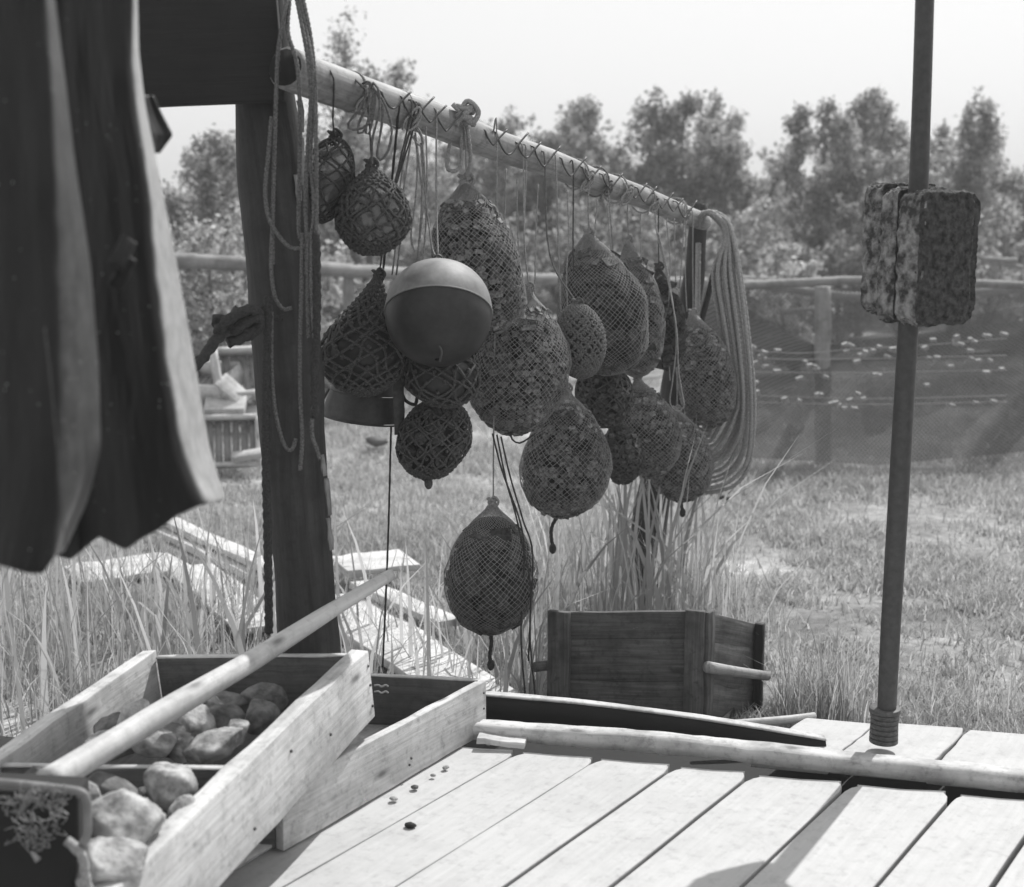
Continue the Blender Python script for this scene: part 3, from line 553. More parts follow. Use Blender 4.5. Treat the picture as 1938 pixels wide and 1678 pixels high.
twine('long thin twine hanging down to the box behind the pole', [[(742, 730, 3.7), (739, 850, 3.7), (735, 1000, 3.7), (730, 1130, 3.7), (724, 1262, 3.7)]], .0036, 'darkrope')
twine('three slack twines hanging in front of the lowest bag', [[(932, 820, 3.78), (950, 890, 3.78), (985, 990, 3.75), (992, 1060, 3.75), (986, 1200, 3.78), (994, 1320, 3.8)], [(948, 826, 3.8), (965, 900, 3.78), (990, 985, 3.75), (1008, 1050, 3.75), (1003, 1200, 3.78), (1014, 1330, 3.8)], [(940, 822, 3.8), (958, 910, 3.78), (975, 970, 3.75), (988, 1030, 3.75), (1004, 1110, 3.75), (1000, 1250, 3.8)], [(1010, 822, 3.86), (985, 838, 3.84), (970, 832, 3.84), (966, 818, 3.86)]], .0032, 'darkrope')
# tarpaulin bucket behind the netted float
bo = thing('canvas_bucket', 'dark upturned canvas bucket hanging behind the big netted float', 'bucket', at(690, 820, 3.68))
def cone(c0, c1, r0, r1, mb, a0, a1, n=30, thick=.003, m=6):
    ax = unit(c1 - c0); e1 = unit(np.cross(ax, [0, 1, 0])); e2 = np.cross(ax, e1)
    for rr, flip in ((0, False), (-thick, True)):
        vs = []
        for j in range(m + 1):
            for i in range(n + 1):
                a = a0 + (a1 - a0) * i / n; k = j / m; r = r0 + (r1 - r0) * k + rr; vs.append(c0 + (c1 - c0) * k + e1 * math.cos(a) * r + e2 * math.sin(a) * r)
        mb.add(vs, [((j * (n + 1) + i, j * (n + 1) + i + 1, (j + 1) * (n + 1) + i + 1, (j + 1) * (n + 1) + i)[::(-1 if flip else 1)]) for j in range(m) for i in range(n)])
ct, cb = at(702, 660, 3.68), at(686, 790, 3.68)
mb = MB(); cone(ct, cb, .072, .122, mb, 0, 2 * math.pi, 48); mb.build('bucket_wall', M['canvas'], bo)
ax = unit(cb - ct); e1 = unit(np.cross(ax, [0, 1, 0])); e2 = np.cross(ax, e1)
mb = MB(); mb.tube([cb + (e1 * math.cos(a) + e2 * math.sin(a)) * .122 for a in np.linspace(0, 2 * math.pi, 60)], .0035, 6); mb.build('rim', M['canvas'], bo)
mb = MB(); c2 = ct + (cb - ct) * .62; mb.tube([c2 + (e1 * math.cos(a) + e2 * math.sin(a)) * .1045 for a in np.linspace(0, 2 * math.pi, 60)], .0025, 6); mb.build('seam', M['canvas'], bo)
mb = MB(); mb.plank(at(752, 690, 3.56), at(757, 822, 3.56), (0.3, -1, 0), .030, .004); mb.build('side_strap', M['canvaspale'], bo)
mb = MB(); mb.tube([at(622, 735, 3.62), at(603, 772, 3.62)], .004, 6); mb.build('piping', M['canvaspale'], bo)
cord(bo, [ct, at(720, 560, 3.6), beam_pt(756, .05, 0)], .004, 'darkrope'); mb = MB(); mb.tube(cr([at(760, 742, 3.6), at(768, 758, 3.6), at(785, 765, 3.6), at(790, 750, 3.6)], 5), .005, 6); mb.build('handle', M['darkrope'], bo)
# the big coil at the end of the beam
co_ = thing('rope_coil', 'big pale coil of rope looped over the far end of the beam', 'rope', at(1370, 930, 5.3))
mb = MB()
for k in range(15):
    a = k / 14; yb = 795 + 137 * a; xr = 1372 + 50 * a + random.uniform(-4, 4); xl = 1338 - 12 * a; d = 5.30 + random.uniform(-.05, .05); xt = 1328 + 10 * a
    P = [(xt - 14, 425, d + .06), (xt, 403, d), (xt + 22, 404 + 6 * random.random(), d - .02), (xt + 44, 430 + 20 * (1 - a), d - .03), (xr - 22, 520, d - .03), (xr - 6, 640, d - .03), (xr + 3, 760 - 20 * (1 - a), d - .03), (xr - 8 + 4 * a, yb - 60, d - .02), (xr - 32, yb - 14, d), (xl + 5, yb, d + .01), (xl - 26, yb - 22, d + .04), (xl - 30, yb - 110, d + .06), (1318, 620, d + .08), (1322, 460, d + .08)]
    mb.rope(cr([at(q[0] + random.uniform(-1.5, 1.5), q[1] + random.uniform(-1.5, 1.5), q[2] + random.uniform(-.012, .012)) for q in P], 7), .0088)
mb.build('coiled_rope', M['palecoil'], co_)
mb = MB(); mb.tube(cr([at(1420, 790, 5.3), at(1432, 800, 5.3), at(1424, 830, 5.3), at(1405, 900, 5.3), at(1378, 935, 5.28)], 6), .0022, 5); mb.tube(cr([at(1378, 900, 5.2), at(1367, 920, 5.2), at(1364, 940, 5.2)], 4), .0022, 5); mb.build('frayed_end', M['palecoil'], co_)
# ropes on the near post
y = 2.96
def ropes(name, label, paths, r, mt='rope', grp='ropes hung over the thick post'):
    o = thing(name, label, 'rope', at(*paths[0][-1]), grp)
    for P in paths:
        mb = MB(); mb.rope(cr([at(a, b, d) for a, b, d in P], 7), r if len(P[0]) == 3 else r); mb.build('strand', M[mt], o)
    return o
ropes('rope_coil', 'coil of medium laid rope whose loops hang high on the thick post', [
    [(545, -10, 3.0), (536, 40, y), (527, 90, y), (523, 170, y), (519, 300, 2.98), (516, 420, 2.98), (516, 500, 3.0)],
    [(548, 0, 3.0), (545, 60, y), (560, 110, 2.93), (566, 160, 2.92), (568, 240, 2.95), (567, 330, 2.98), (565, 430, 2.98), (572, 455, 2.98), (590, 440, 2.98), (597, 380, 2.96)],
    [(560, -10, 3.0), (572, 50, y), (584, 120, 2.92), (588, 190, 2.92), (582, 280, 2.95), (578, 370, 2.97), (580, 440, 2.97), (580, 520, 2.97)],
    [(566, -10, 3.0), (580, 60, y), (590, 120, 2.92), (592, 200, 2.92), (588, 300, 2.95), (594, 380, 2.95), (590, 440, 2.96), (575, 466, 2.97), (550, 468, 2.97), (527, 445, 2.97), (508, 410, 2.97), (502, 360, 2.97), (508, 290, 2.97), (514, 220, 2.97)],
    [(572, -10, 3.0), (588, 70, y), (596, 150, 2.92), (598, 260, 2.92), (599, 360, 2.95), (599, 450, 2.95)]], .0054)
ropes('rope_coil', 'thin dark rope loops hanging in long bights down the thick post', [
    [(516, 420, 2.99), (513, 500, 2.99), (520, 560, 2.99), (536, 584, 2.99), (552, 582, 2.99)],
    [(514, 590, 2.98), (514, 690, 2.98), (520, 770, 2.98), (532, 825, 2.98), (544, 850, 2.98), (554, 848, 2.98), (560, 830, 2.99)],
    [(572, 440, 2.97), (570, 560, 2.97), (568, 640, 2.97), (568, 740, 2.98), (572, 830, 2.98), (568, 890, 2.98)],
    [(584, 440, 2.96), (582, 560, 2.96), (584, 640, 2.97)],
    [(590, 440, 2.95), (590, 560, 2.95), (597, 700, 2.96), (590, 810, 2.97), (600, 850, 2.97), (606, 870, 2.97)]], .0052)
ropes('hanging_rope', 'thick dark rope reaching straight down the left side of the thick post', [[(508, 560, 2.97), (504, 700, 2.97), (503, 850, 2.97), (506, 1000, 2.97), (508, 1120, 2.97), (509, 1198, 2.97)]], .0115, 'darkrope')
o = ropes('hanging_rope', 'thick dark rope hugging the right side of the thick post', [[(598, 440, 2.95), (600, 560, 2.95), (597, 680, 2.96), (594, 790, 2.97)]], .011, 'darkrope')
# mooring rope knotted round the post
o = thing('mooring_rope', 'thick tarred rope with a big knot tied to the left of the post', 'rope', at(440, 640, 2.95))
mb = MB(); mb.rope(cr([at(300, 745, 2.7), at(360, 700, 2.76), at(385, 676, 2.79), at(412, 640, 2.83), at(440, 622, 2.87), at(478, 598, 2.93), at(500, 585, 3.0)], 7), .014); mb.build('rope_end', M['darkrope'], o)
mb = MB(); K = at(452, 612, 2.88)
P = [K + np.array([.038 * math.cos(t * 2.2) + .02 * math.sin(t * .9), .018 * math.sin(t * 2.2 + 1), .022 * math.sin(t * 3.1) + .012 * math.cos(t * .9)]) for t in np.linspace(0, 6.5, 60)]
mb.rope(P, .013); P = [at(412, 628, 2.84), at(424, 612, 2.82), at(446, 596, 2.84), at(470, 586, 2.86), at(492, 594, 2.9), at(480, 620, 2.9), at(455, 640, 2.88), at(432, 648, 2.86)]; mb.rope(cr(P, 7), .014); mb.build('knot', M['darkrope'], o)
mb = MB(); c0 = at(530, 590, PY); mb.rope([c0 + np.array([math.cos(a) * .086, math.sin(a) * .086, .008 * math.sin(a)]) for a in np.linspace(0, 2 * math.pi, 60)], .012); mb.build('turn_round_post', M['darkrope'], o)

at = at_true
# ------------------------------------------------------------ oilskin coats
def cloth(name, label, rows, y0, folds, thick=.004, nx=90, ny=60, seed=0, hem=None, group=None, bnd=None, painted_sheen=0):
    # rows: (picture row, left x, right x); folds: depth offset in metres over the width 0..1 (positive = farther)
    ys = [r[0] for r in rows]; fx = [a for a, b in folds]; fd = [b for a, b in folds]; vs = []
    yy = np.linspace(ys[0], ys[-1], ny); ww = []
    for j, yr in enumerate(yy):
        l = np.interp(yr, ys, [r[1] for r in rows]); r = np.interp(yr, ys, [r[2] for r in rows]); tt = j / (ny - 1)
        for i in range(nx):
            s_ = i / (nx - 1); sq = s_
            if bnd: b_ = np.interp(yr, [q[0] for q in bnd], [q[1] for q in bnd]); sq = s_ / b_ * .8 if s_ < b_ else .8 + (s_ - b_) / (1 - b_) * .2
            ww.append(painted_sheen * min(1, max(0, (sq - .785 + .02 * nz((s_ * 3, yr * .02, seed), 1)) / .03)))  # pale band where sun grazes the coat edge, painted as colour
            d = y0 + np.interp(sq, fx, fd) * (.55 + .45 * tt) + .012 * nz((s_ * 4, yr * .003, seed), 1) + .0022 * nz((s_ * 9, yr * .008, seed), 1) + .0016 * nz((s_ * 26, yr * .03, seed), 1)
            yo = yr + (np.interp(s_, [h[0] for h in hem], [h[1] for h in hem]) * tt ** 6 if hem else 0)
            vs.append(at(l + (r - l) * s_, yo, d))
    mb = MB(); mb.add(vs, [(j * nx + i, (j + 1) * nx + i, (j + 1) * nx + i + 1, j * nx + i + 1) for j in range(ny - 1) for i in range(nx - 1)])
    o = mb.build(name, M['oilskin']); at_ = o.data.attributes.new('painted_sheen', 'FLOAT', 'POINT'); at_.data.foreach_set('value', ww); sm = o.modifiers.new('thick', 'SOLIDIFY'); sm.thickness = thick; sm.offset = 0
    ss = o.modifiers.new('smooth', 'SUBSURF'); ss.levels = 1; ss.render_levels = 1
    return tag(o, label, 'coat', group)
CG = 'oilskin coats hung under the dark board'
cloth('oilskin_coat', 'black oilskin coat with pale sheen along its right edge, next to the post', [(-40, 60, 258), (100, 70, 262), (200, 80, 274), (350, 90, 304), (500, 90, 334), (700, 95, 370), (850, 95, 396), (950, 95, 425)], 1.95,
      [(0, .02), (.15, .05), (.3, 0), (.5, -.03), (.66, -.05), (.75, -.055), (.80, -.04), (.84, .0), (.92, .12), (1, .26)], seed=3, painted_sheen=1.0, bnd=[(0, .96), (150, .92), (350, .885), (500, .83), (700, .81), (850, .83), (905, .86), (950, .91)], hem=[(0, 100), (.12, 110), (.28, 66), (.42, 90), (.45, 88), (.5, 75), (.64, 50), (.72, 28), (.85, 8), (1, -5)], group=CG)
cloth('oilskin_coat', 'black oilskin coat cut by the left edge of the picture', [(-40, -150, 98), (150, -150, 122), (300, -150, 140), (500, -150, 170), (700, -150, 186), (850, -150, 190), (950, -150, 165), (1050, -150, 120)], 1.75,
      [(0, .02), (.3, 0), (.5, -.03), (.70, -.045), (.79, -.04), (.84, -.02), (.9, .01), (1, .07)], seed=8, painted_sheen=.17, bnd=[(0, .93), (300, .87), (500, .81), (700, .78), (850, .77), (980, .85), (1050, .93)], hem=[(0, 20), (.55, 20), (.75, 36), (.86, 36), (.93, 5), (1, -5)], group=CG)
cloth('coat_collar', 'dark stiff flap of a coat sticking out towards the post', [(180, 255, 290), (215, 260, 306), (255, 270, 327), (290, 285, 300)], 2.15, [(0, -.04), (.5, 0), (1, .03)], nx=20, ny=20, seed=5, group=CG)['category'] = 'flap'
coats = [q for q in COL.objects if q.name.startswith('oilskin_coat')]
mb = MB(); mb.tube(resample(cr([at(a, b, 1.655) for a, b in ((84, 620), (96, 720), (108, 850), (116, 950), (126, 1035))], 6), .008)[0], .0013, 5, lobes=1, pitch=.012, amp=.6)
sm_ = mb.build('stitched_seam', M['canvaspale']); sm_.parent = coats[1]; sm_.location = Vector(sm_.location) - Vector(coats[1].location)
# patch and pocket flap on the coat
mb = MB(); mb.plank(at(218, 470, 1.87), at(246, 486, 1.88), (.2, -.9, .35), .045, .006); mb.plank(at(246, 486, 1.88), at(218, 545, 1.885), (.3, -.9, .1), .02, .005); o = mb.build('pocket_flap', M['oilskin'], bevel=.002); cl = [q for q in COL.objects if q.name == 'oilskin_coat'][0]
o.parent = cl; o.location = Vector(o.location) - Vector(cl.location)

at = at_true
# ------------------------------------------------------------ float pole: pole, cork blocks, disc weights
BP = atz(1672, 1405, .235); YB = BP[1]
fp = thing('float_pole', 'net marker pole with a large cork float, standing on the planks', 'float pole', BP)
mb = MB(); mb.tube(cr([at(1676, 1395, YB), at(1685, 1200, YB - .01), at(1700, 950, YB - .03), at(1718, 640, YB - .06), at(1736, 400, YB - .08), at(1744, 200, YB - .1), at(1752, -60, YB - .12)], 8), [.0245, .026, .0265, .0255, .024, .023, .022], 20, jit=.02); mb.build('pole', M['steel'], fp)
ax0, ax1 = at(1672, 1404, YB), at(1675, 1338, YB)
for k in range(7):
    c = ax0 + (ax1 - ax0) * ((k + .5) / 7); r = .0385 + random.uniform(-.0015, .0015) + (.004 if k == 6 else 0); mb = MB(); h = .0063
    mb.tube([c + np.array([0, 0, z]) for z in (-h, -h * .8, h * .8, h)], [r * .96, r, r, r * .96], 32); mb.build('weight_disc', M['lead'], fp)
def block(x0, y0, x1, y1, Y, th, seed, rotz=0.0, rad=.034):    # rounded cork slab
    c = at((x0 + x1) / 2, (y0 + y1) / 2, Y); hx = (x1 - x0) * px(Y) / 2; hz = (y1 - y0) * px(Y) / 2; hy = th / 2; N = 44; vs = []; fs = []
    idx = {}
    def pt(a, b, cc):
        q = np.array([a * hx, b * hy, cc * hz]); lim = np.array([hx, hy, hz]) - rad * np.array([1, min(1, hy / rad * .5), 1]); inner = np.clip(q, -lim, lim); d = q - inner; n_ = np.linalg.norm(d)
        if n_ > 1e-9: q = inner + d / n_ * min(rad, max(abs(d)))
        w = q + c; q = q + unit(q) * (.006 * nz(w, 14, seed) + .005 * nz(w, 45, seed) + .004 * nz(w, 95, seed)); cs, sn = math.cos(rotz), math.sin(rotz); q = np.array([q[0] * cs - q[1] * sn, q[0] * sn + q[1] * cs, q[2]]); return q + c
    for axis in range(3):
        for sg in (-1, 1):
            o_ = len(vs)
            for i in range(N + 1):
                for j in range(N + 1):
                    a, b = -1 + 2 * i / N, -1 + 2 * j / N; t = [0, 0, 0]; t[axis] = sg; t[(axis + 1) % 3] = a; t[(axis + 2) % 3] = b; vs.append(pt(*t))
            for i in range(N):
                for j in range(N):
                    q = (o_ + i * (N + 1) + j, o_ + (i + 1) * (N + 1) + j, o_ + (i + 1) * (N + 1) + j + 1, o_ + i * (N + 1) + j + 1); fs.append(q if sg > 0 else q[::-1])
    mb = MB(); mb.add(vs, fs); ob = mb.build('cork_block', M['corkblock'], fp)
    ob.data.materials.append(M['corkedge'])
    for pl_ in ob.data.polygons:                         # side edges get a paler material than the broad faces
        nl_ = pl_.normal; lx = nl_.x * math.cos(rotz) + nl_.y * math.sin(rotz)
        if abs(lx) > .6: pl_.material_index = 1
    w = ob.modifiers.new('weld', 'WELD'); w.merge_threshold = .0008; return ob
YF = YB - .065
RZ = math.radians(24)
block(1700, 364, 1848, 612, YF - .052, .080, 1, RZ)
block(1664, 358, 1800, 606, YF + .048, .066, 5, RZ)
block(1634, 350, 1770, 592, YF + .148, .076, 9, RZ)

# ------------------------------------------------------------ dark crate behind the logs
C0 = at(1330, 1352, 3.98); CL = at(1042, 1345, 4.16); CRr = at(1436, 1360, 4.36); CT_ = at(1330, 1156, 3.98)
a_ = CL - C0; b_ = CRr - C0; up_ = CT_ - C0; up_[0] = 0; la, lb, hh = np.linalg.norm(a_), np.linalg.norm(b_), np.linalg.norm(up_); ua, ub, uu = unit(a_), unit(b_), unit(up_); na = unit(np.cross(uu, ua)); 
if na[1] > 0: na = -na
nb = unit(np.cross(uu, ub)); nb = nb if nb[0] > 0 else -nb
crate = thing('dark_crate', 'old dark plank crate with round pole handles behind the edging log', 'crate', C0 + (a_ + b_) / 2)
hs_ = [0, .345, .69, 1.0]; hs_ = [(0, .30), (.305, .72), (.725, .985)]
for lo, hi in hs_:
    for (o0, o1, nn_) in ((C0, C0 + a_, na), (C0, C0 + b_, nb), (C0 + b_, C0 + b_ + a_, -na), (C0 + a_, C0 + a_ + b_, -nb)):
        mb = MB(); z = uu * hh * (lo + hi) / 2; mb.plank(o0 + z - nn_ * .018, o1 + z - nn_ * .018, nn_, hh * (hi - lo), .018, jit=.002); mb.build('side_board', M['cratewood'], crate, bevel=.002)
for (q, nn_, dr, s0, wd) in ((C0, na, ua, .03, .062), (C0 + a_, na, -ua, .03, .075), (C0, nb, ub, .022, .045), (C0 + b_, nb, -ub, .02, .04), (C0 + a_ + b_, -na, -ua, .03, .06)):
    p = q + dr * s0 + nn_ * .004; mb = MB(); mb.plank(p, p + uu * hh * 1.01, nn_, wd, .022, jit=.002); mb.build('corner_batten', M['cratewood'], crate, bevel=.003)
p = C0 + b_ - ub * .05 + nb * .012; mb = MB(); mb.plank(p, p + uu * hh, nb, .014, .03); mb.build('corner_batten', M['darkwood'], crate, bevel=.002)
mb = MB(); mb.tube(resample([at(1338, 1262, 3.95), at(1452, 1279, 4.13)], .03)[0], [.0185, .0165, .0155], 14, jit=.08); mb.build('handle', M['polewood'], crate)
mb = MB(); mb.tube(resample([at(1014, 1262, 4.12), at(1100, 1250, 4.4)], .03)[0], .017, 12, jit=.08); mb.build('handle', M['cratewood'], crate)
mb = MB(); mb.plank(C0 + (b_) / 2 + uu * .01, C0 + a_ + b_ / 2 + uu * .01, uu, lb * .95, .02); mb.build('bottom', M['darkwood'], crate)

# ------------------------------------------------------------ boxes on the deck
def board_box(o, Q0, Ldir, Wdir, U, Ll, Ww, Hh, thick, names, mats, skip=()): pass
# box two, flat on the deck: long right side from the far corner toward the camera
K0 = atz(920, 1386, DZ + .002); K1 = atz(537, 1612, DZ + .002); hb = .152; L_ = K1 - K0; lu = unit(L_); wdir = unit(np.array([-1, .13, 0])); bw_ = .58; th = .024; Z = np.array([0, 0, 1.])
inn = unit(np.array([-lu[1], lu[0], 0])); inn = inn if inn[0] < 0 else -inn
box2 = thing('wooden_tray', 'empty pale wooden tray standing flat on the deck under the stone-filled one', 'tray', K0 + L_ / 2)
def side(o, p0, p1, h, t, inw, mt, name='side_board', z0=0, jit=.0015):
    mb = MB(); a = Z * (h / 2 + z0); mb.plank(np.asarray(p0) + a + inw * t / 2, np.asarray(p1) + a + inw * t / 2, inw, h, t, seg=10, jit=jit); return mb.build(name, mt, o, bevel=.0025)
side(box2, K0, K1, hb, th, inn, M['newwood'])
bk = -unit(np.array([wdir[1], -wdir[0], 0])); bk = bk if bk[1] < 0 else -bk
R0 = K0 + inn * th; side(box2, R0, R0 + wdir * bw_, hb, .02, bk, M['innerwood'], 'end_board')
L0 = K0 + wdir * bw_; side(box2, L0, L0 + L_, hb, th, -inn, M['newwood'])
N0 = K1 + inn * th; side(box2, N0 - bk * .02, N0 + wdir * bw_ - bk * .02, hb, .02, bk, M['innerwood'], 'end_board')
mb = MB(); mb.plank(K0 + wdir * bw_ / 2 + Z * .006, K0 + wdir * bw_ / 2 + L_ + Z * .006, Z, bw_ * .8, .01); mb.build('bottom', M['newwood'], box2)
mb = MB(); e_ = Z * (hb + .0015); mb.plank(R0 + e_ + bk * .01, R0 + wdir * bw_ + e_ + bk * .01, Z, .0195, .003); mb.build('sunlit_edge', M['palepole'], box2)  # light strip paints the sunlit rim of the dark end board
# little finger slots in the far end board, edged pale
mb = MB(); 
for yy_ in (1297, 1309):
    p = [at(x_, yy_ + d_, 3.50) for x_, d_ in ((708, 0), (716, -1), (722, 2), (730, -1), (735, 2))]; mb.tube(cr(p, 4), .0028, 6)
mb.build('grip_slot', M['newwood'], box2)
# nail heads
mb = MB()
for f_, h_ in ((.015, .12), (.015, .075), (.015, .03), (.42, .05), (.43, .035)): ball(mb, K0 + L_ * f_ + Z * h_ - inn * .001, .0035, 6, 4)
mb.build('nail_heads', M['iron'], box2)
# box one with stones, tilted, its right side leaning on box two
Rb = np.array([-.337, 3.126, .422]); Ld = unit(np.array([-.31, -1, -.085])); Wv = np.array([-.59, .12, -.045]); Wd = unit(Wv); Wl = np.linalg.norm(Wv); Un = unit(np.cross(Ld, Wd)); Un = Un if Un[2] > 0 else -Un
hB = .178; LB = 1.25; tB = .046
box1 = thing('stone_tray', 'pale wooden tray of stones with a crossboard, tilted over the empty tray', 'tray', Rb + Ld * LB / 2 + Wv / 2)
def pl(o, p0, p1, h, t, inw, mt, name, seg=12, jit=.002):
    mb = MB(); mb.plank(p0 + Un * h / 2 + inw * t / 2, p1 + Un * h / 2 + inw * t / 2, inw, h, t, seg=seg, jit=jit); return mb.build(name, mt, o, bevel=.0035)
pl(box1, Rb, Rb + Ld * LB, hB, tB, Wd, M['newwood'], 'side_board')
pl(box1, Rb + Wv, Rb + Wv + Ld * LB, hB * 1.02, tB * .9, -Wd, M['newwood'], 'side_board')
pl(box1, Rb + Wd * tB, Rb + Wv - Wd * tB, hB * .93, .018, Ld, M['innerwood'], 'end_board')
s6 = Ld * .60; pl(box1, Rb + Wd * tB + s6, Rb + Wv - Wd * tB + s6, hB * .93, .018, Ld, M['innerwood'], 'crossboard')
for o_ in (Rb, Rb + s6): mb = MB(); e_ = Un * (hB * .93 + .0012) + Ld * .009; mb.plank(o_ + Wd * tB + e_, o_ + Wv - Wd * tB + e_, Un, .0175, .003); mb.build('sunlit_edge', M['palepole'], box1)  # pale strips paint the sun on top of the darkened boards
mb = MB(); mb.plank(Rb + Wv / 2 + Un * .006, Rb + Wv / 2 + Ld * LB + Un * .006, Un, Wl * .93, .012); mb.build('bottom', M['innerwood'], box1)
mb = MB(); ball(mb, at(465, 1264, 3.06), .013, 10, 6, (1.1, .35, .7)); mb.build('grip_hole', M['newwood'], box1)
mb = MB()
for f_, h_ in ((.012, .14), (.012, .09), (.012, .035), (.2, .07), (.35, .12), (.5, .04)): ball(mb, Rb + Ld * LB * f_ + Un * h_ - Wd * .001, .004, 6, 4)
mb.build('nail_heads', M['iron'], box1)
# stones
def rock(label, x, y_, Y, w, h, seed, mt='stone', dep=None, ang=0.0):
    c = at(x, y_, Y); sx = w * px(Y) / 2 * 1.02; szz = h * px(Y) / 2 * 1.02; dy = dep or (sx + szz) / 2; mb = MB(); n, m = 48, 32; vs = []
    rs = np.random.default_rng(seed); cuts = [(unit(rs.normal(0, 1, 3)), rs.uniform(.58, .86)) for _ in range(16)]
    for j in range(m + 1):
        for i in range(n):
            d = np.array([math.sin(math.pi * j / m) * math.cos(2 * math.pi * i / n), math.sin(math.pi * j / m) * math.sin(2 * math.pi * i / n), math.cos(math.pi * j / m)])
            r = 1 + .2 * nz(d, 1.2, seed)
            for cn, cd in cuts:
                k = d.dot(cn)
                if k > .2: r = min(r, cd / k)
            r += .025 * nz(d, 5, seed) + .02 * nz(d, 11, seed) + .012 * nz(d, 24, seed)
            q = d * r * np.array([sx, dy, szz]) * 1.3; ca, sa = math.cos(ang), math.sin(ang); q = np.array([q[0] * ca - q[2] * sa, q[1], q[0] * sa + q[2] * ca]); vs.append(c + q)
    mb.add(vs, [(j * n + i, (j + 1) * n + i, (j + 1) * n + (i + 1) % n, j * n + (i + 1) % n) for j in range(m) for i in range(n)])
    return tag(mb.build('stone', M[mt]), label, 'stone', 'stones lying in the tilted tray')
rock('broad pale stone in the far compartment, under the round pole', 345, 1372, 2.84, 110, 90, 1)
rock('pale stone directly behind the broad one, touching the left end of the pole shadow', 262, 1360, 2.82, 60, 66, 2)
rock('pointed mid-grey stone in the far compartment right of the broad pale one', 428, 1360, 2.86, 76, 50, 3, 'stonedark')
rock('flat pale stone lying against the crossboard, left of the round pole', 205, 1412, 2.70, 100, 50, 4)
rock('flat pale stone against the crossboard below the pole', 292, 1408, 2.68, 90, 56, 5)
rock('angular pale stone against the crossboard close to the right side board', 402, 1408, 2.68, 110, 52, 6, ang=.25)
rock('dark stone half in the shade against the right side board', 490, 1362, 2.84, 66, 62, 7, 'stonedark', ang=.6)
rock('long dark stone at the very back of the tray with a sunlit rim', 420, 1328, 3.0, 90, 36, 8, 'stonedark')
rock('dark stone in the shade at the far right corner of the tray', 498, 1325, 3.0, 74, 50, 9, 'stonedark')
rock('small stone between the broad pale one and the right side board', 448, 1384, 2.78, 50, 40, 19)
rock('rounded upright stone in the near compartment under the crossboard', 318, 1495, 2.46, 92, 84, 10, ang=-.4)
rock('large pale stone filling the near compartment beside the right side board', 228, 1550, 2.26, 150, 120, 11, ang=-.3)
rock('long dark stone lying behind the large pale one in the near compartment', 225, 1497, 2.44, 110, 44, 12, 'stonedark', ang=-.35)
rock('small grey stone by the lower tip of the round pole', 75, 1470, 2.48, 56, 40, 13, 'stonedark')
rock('stone cut off by the bottom of the picture beneath the large pale one', 215, 1640, 2.16, 130, 90, 14, 'stone')
rock('grey stone between the iron frame and the large pale stone', 165, 1505, 2.36, 60, 60, 15)
rock('pale stone half under the round pole in the far compartment', 385, 1340, 2.92, 80, 56, 31)
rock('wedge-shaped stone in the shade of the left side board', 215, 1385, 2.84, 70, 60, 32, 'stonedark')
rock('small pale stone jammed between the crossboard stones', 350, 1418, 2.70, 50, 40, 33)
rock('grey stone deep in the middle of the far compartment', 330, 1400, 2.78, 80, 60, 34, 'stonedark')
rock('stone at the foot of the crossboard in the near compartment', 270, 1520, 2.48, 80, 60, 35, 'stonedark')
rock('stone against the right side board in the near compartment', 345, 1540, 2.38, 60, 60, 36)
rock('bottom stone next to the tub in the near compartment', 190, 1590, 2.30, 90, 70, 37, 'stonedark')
# round pole lying across
mb = MB(); A_ = at(88, 1482, 2.30); C_ = at(738, 1088, 3.52); md = A_ + (C_ - A_) * .5 + np.array([0, 0, -.004])
mb.tube(resample(cr([A_, A_ + (C_ - A_) * .25, md, A_ + (C_ - A_) * .75, C_], 6), .025)[0], [.0275, .0265, .025, .023, .019, .0165], 20, jit=.07); o = mb.build('round_pole', M['palepole']); tag(o, 'long peeled round pole lying across the stone-filled tray', 'pole')
# iron-framed tub with frayed twine in the near corner
tb = thing('iron_frame_tub', 'black tub with a bright metal rim and frayed twine in the bottom left corner', 'tub', at(60, 1640, 2.12))
mb = MB(); rim = [at(-60, 1478, 2.13), at(20, 1482, 2.12), at(110, 1492, 2.10), at(150, 1498, 2.09), at(163, 1510, 2.09), at(166, 1540, 2.09), at(165, 1580, 2.09), at(155, 1597, 2.09)]
mb.tube(resample(cr(rim, 8), .006)[0], .0072, 10); mb.build('rim', M['floatpale'], tb)
mb = MB(); P4 = [at(-80, 1490, 2.14), at(148, 1502, 2.11), at(150, 1600, 2.11), at(138, 1690, 2.11), at(-80, 1690, 2.14)]; off = np.array([-.02, .12, -.02]); vs = P4 + [p_ + off for p_ in P4]
mb.add(vs, [(0, 4, 3, 2, 1), (5, 6, 7, 8, 9)] + [(k, (k + 1) % 5, 5 + (k + 1) % 5, 5 + k) for k in range(5)]); mb.build('tub_side', M['darkwood'], tb, smooth=False, bevel=.008)
mb = MB(); rs = np.random.default_rng(4)
for k in range(90):
    a = rs.uniform(20, 118); b = rs.uniform(1500, 1600) if k % 3 else rs.uniform(1500, 1530); P = [np.array([a, b])]
    for _ in range(4): P.append(P[-1] + rs.normal(0, 9, 2))
    mb.tube(cr([at(q[0], q[1], 2.095 - .01 * rs.random()) for q in P], 4), .0009, 3)
o = mb.build('frayed_twine', M['palecoil'], tb); o['kind'] = 'stuff'
mb = MB(); mb.rope(cr([at(128, 1590, 2.09), at(148, 1610, 2.08), at(158, 1625, 2.08), at(160, 1650, 2.08), at(168, 1690, 2.08)], 5), .009); mb.tube([at(60, 1612, 2.08), at(72, 1628, 2.08)], [.003, .006], 8); mb.build('pale_rope_end', M['palecoil'], tb)
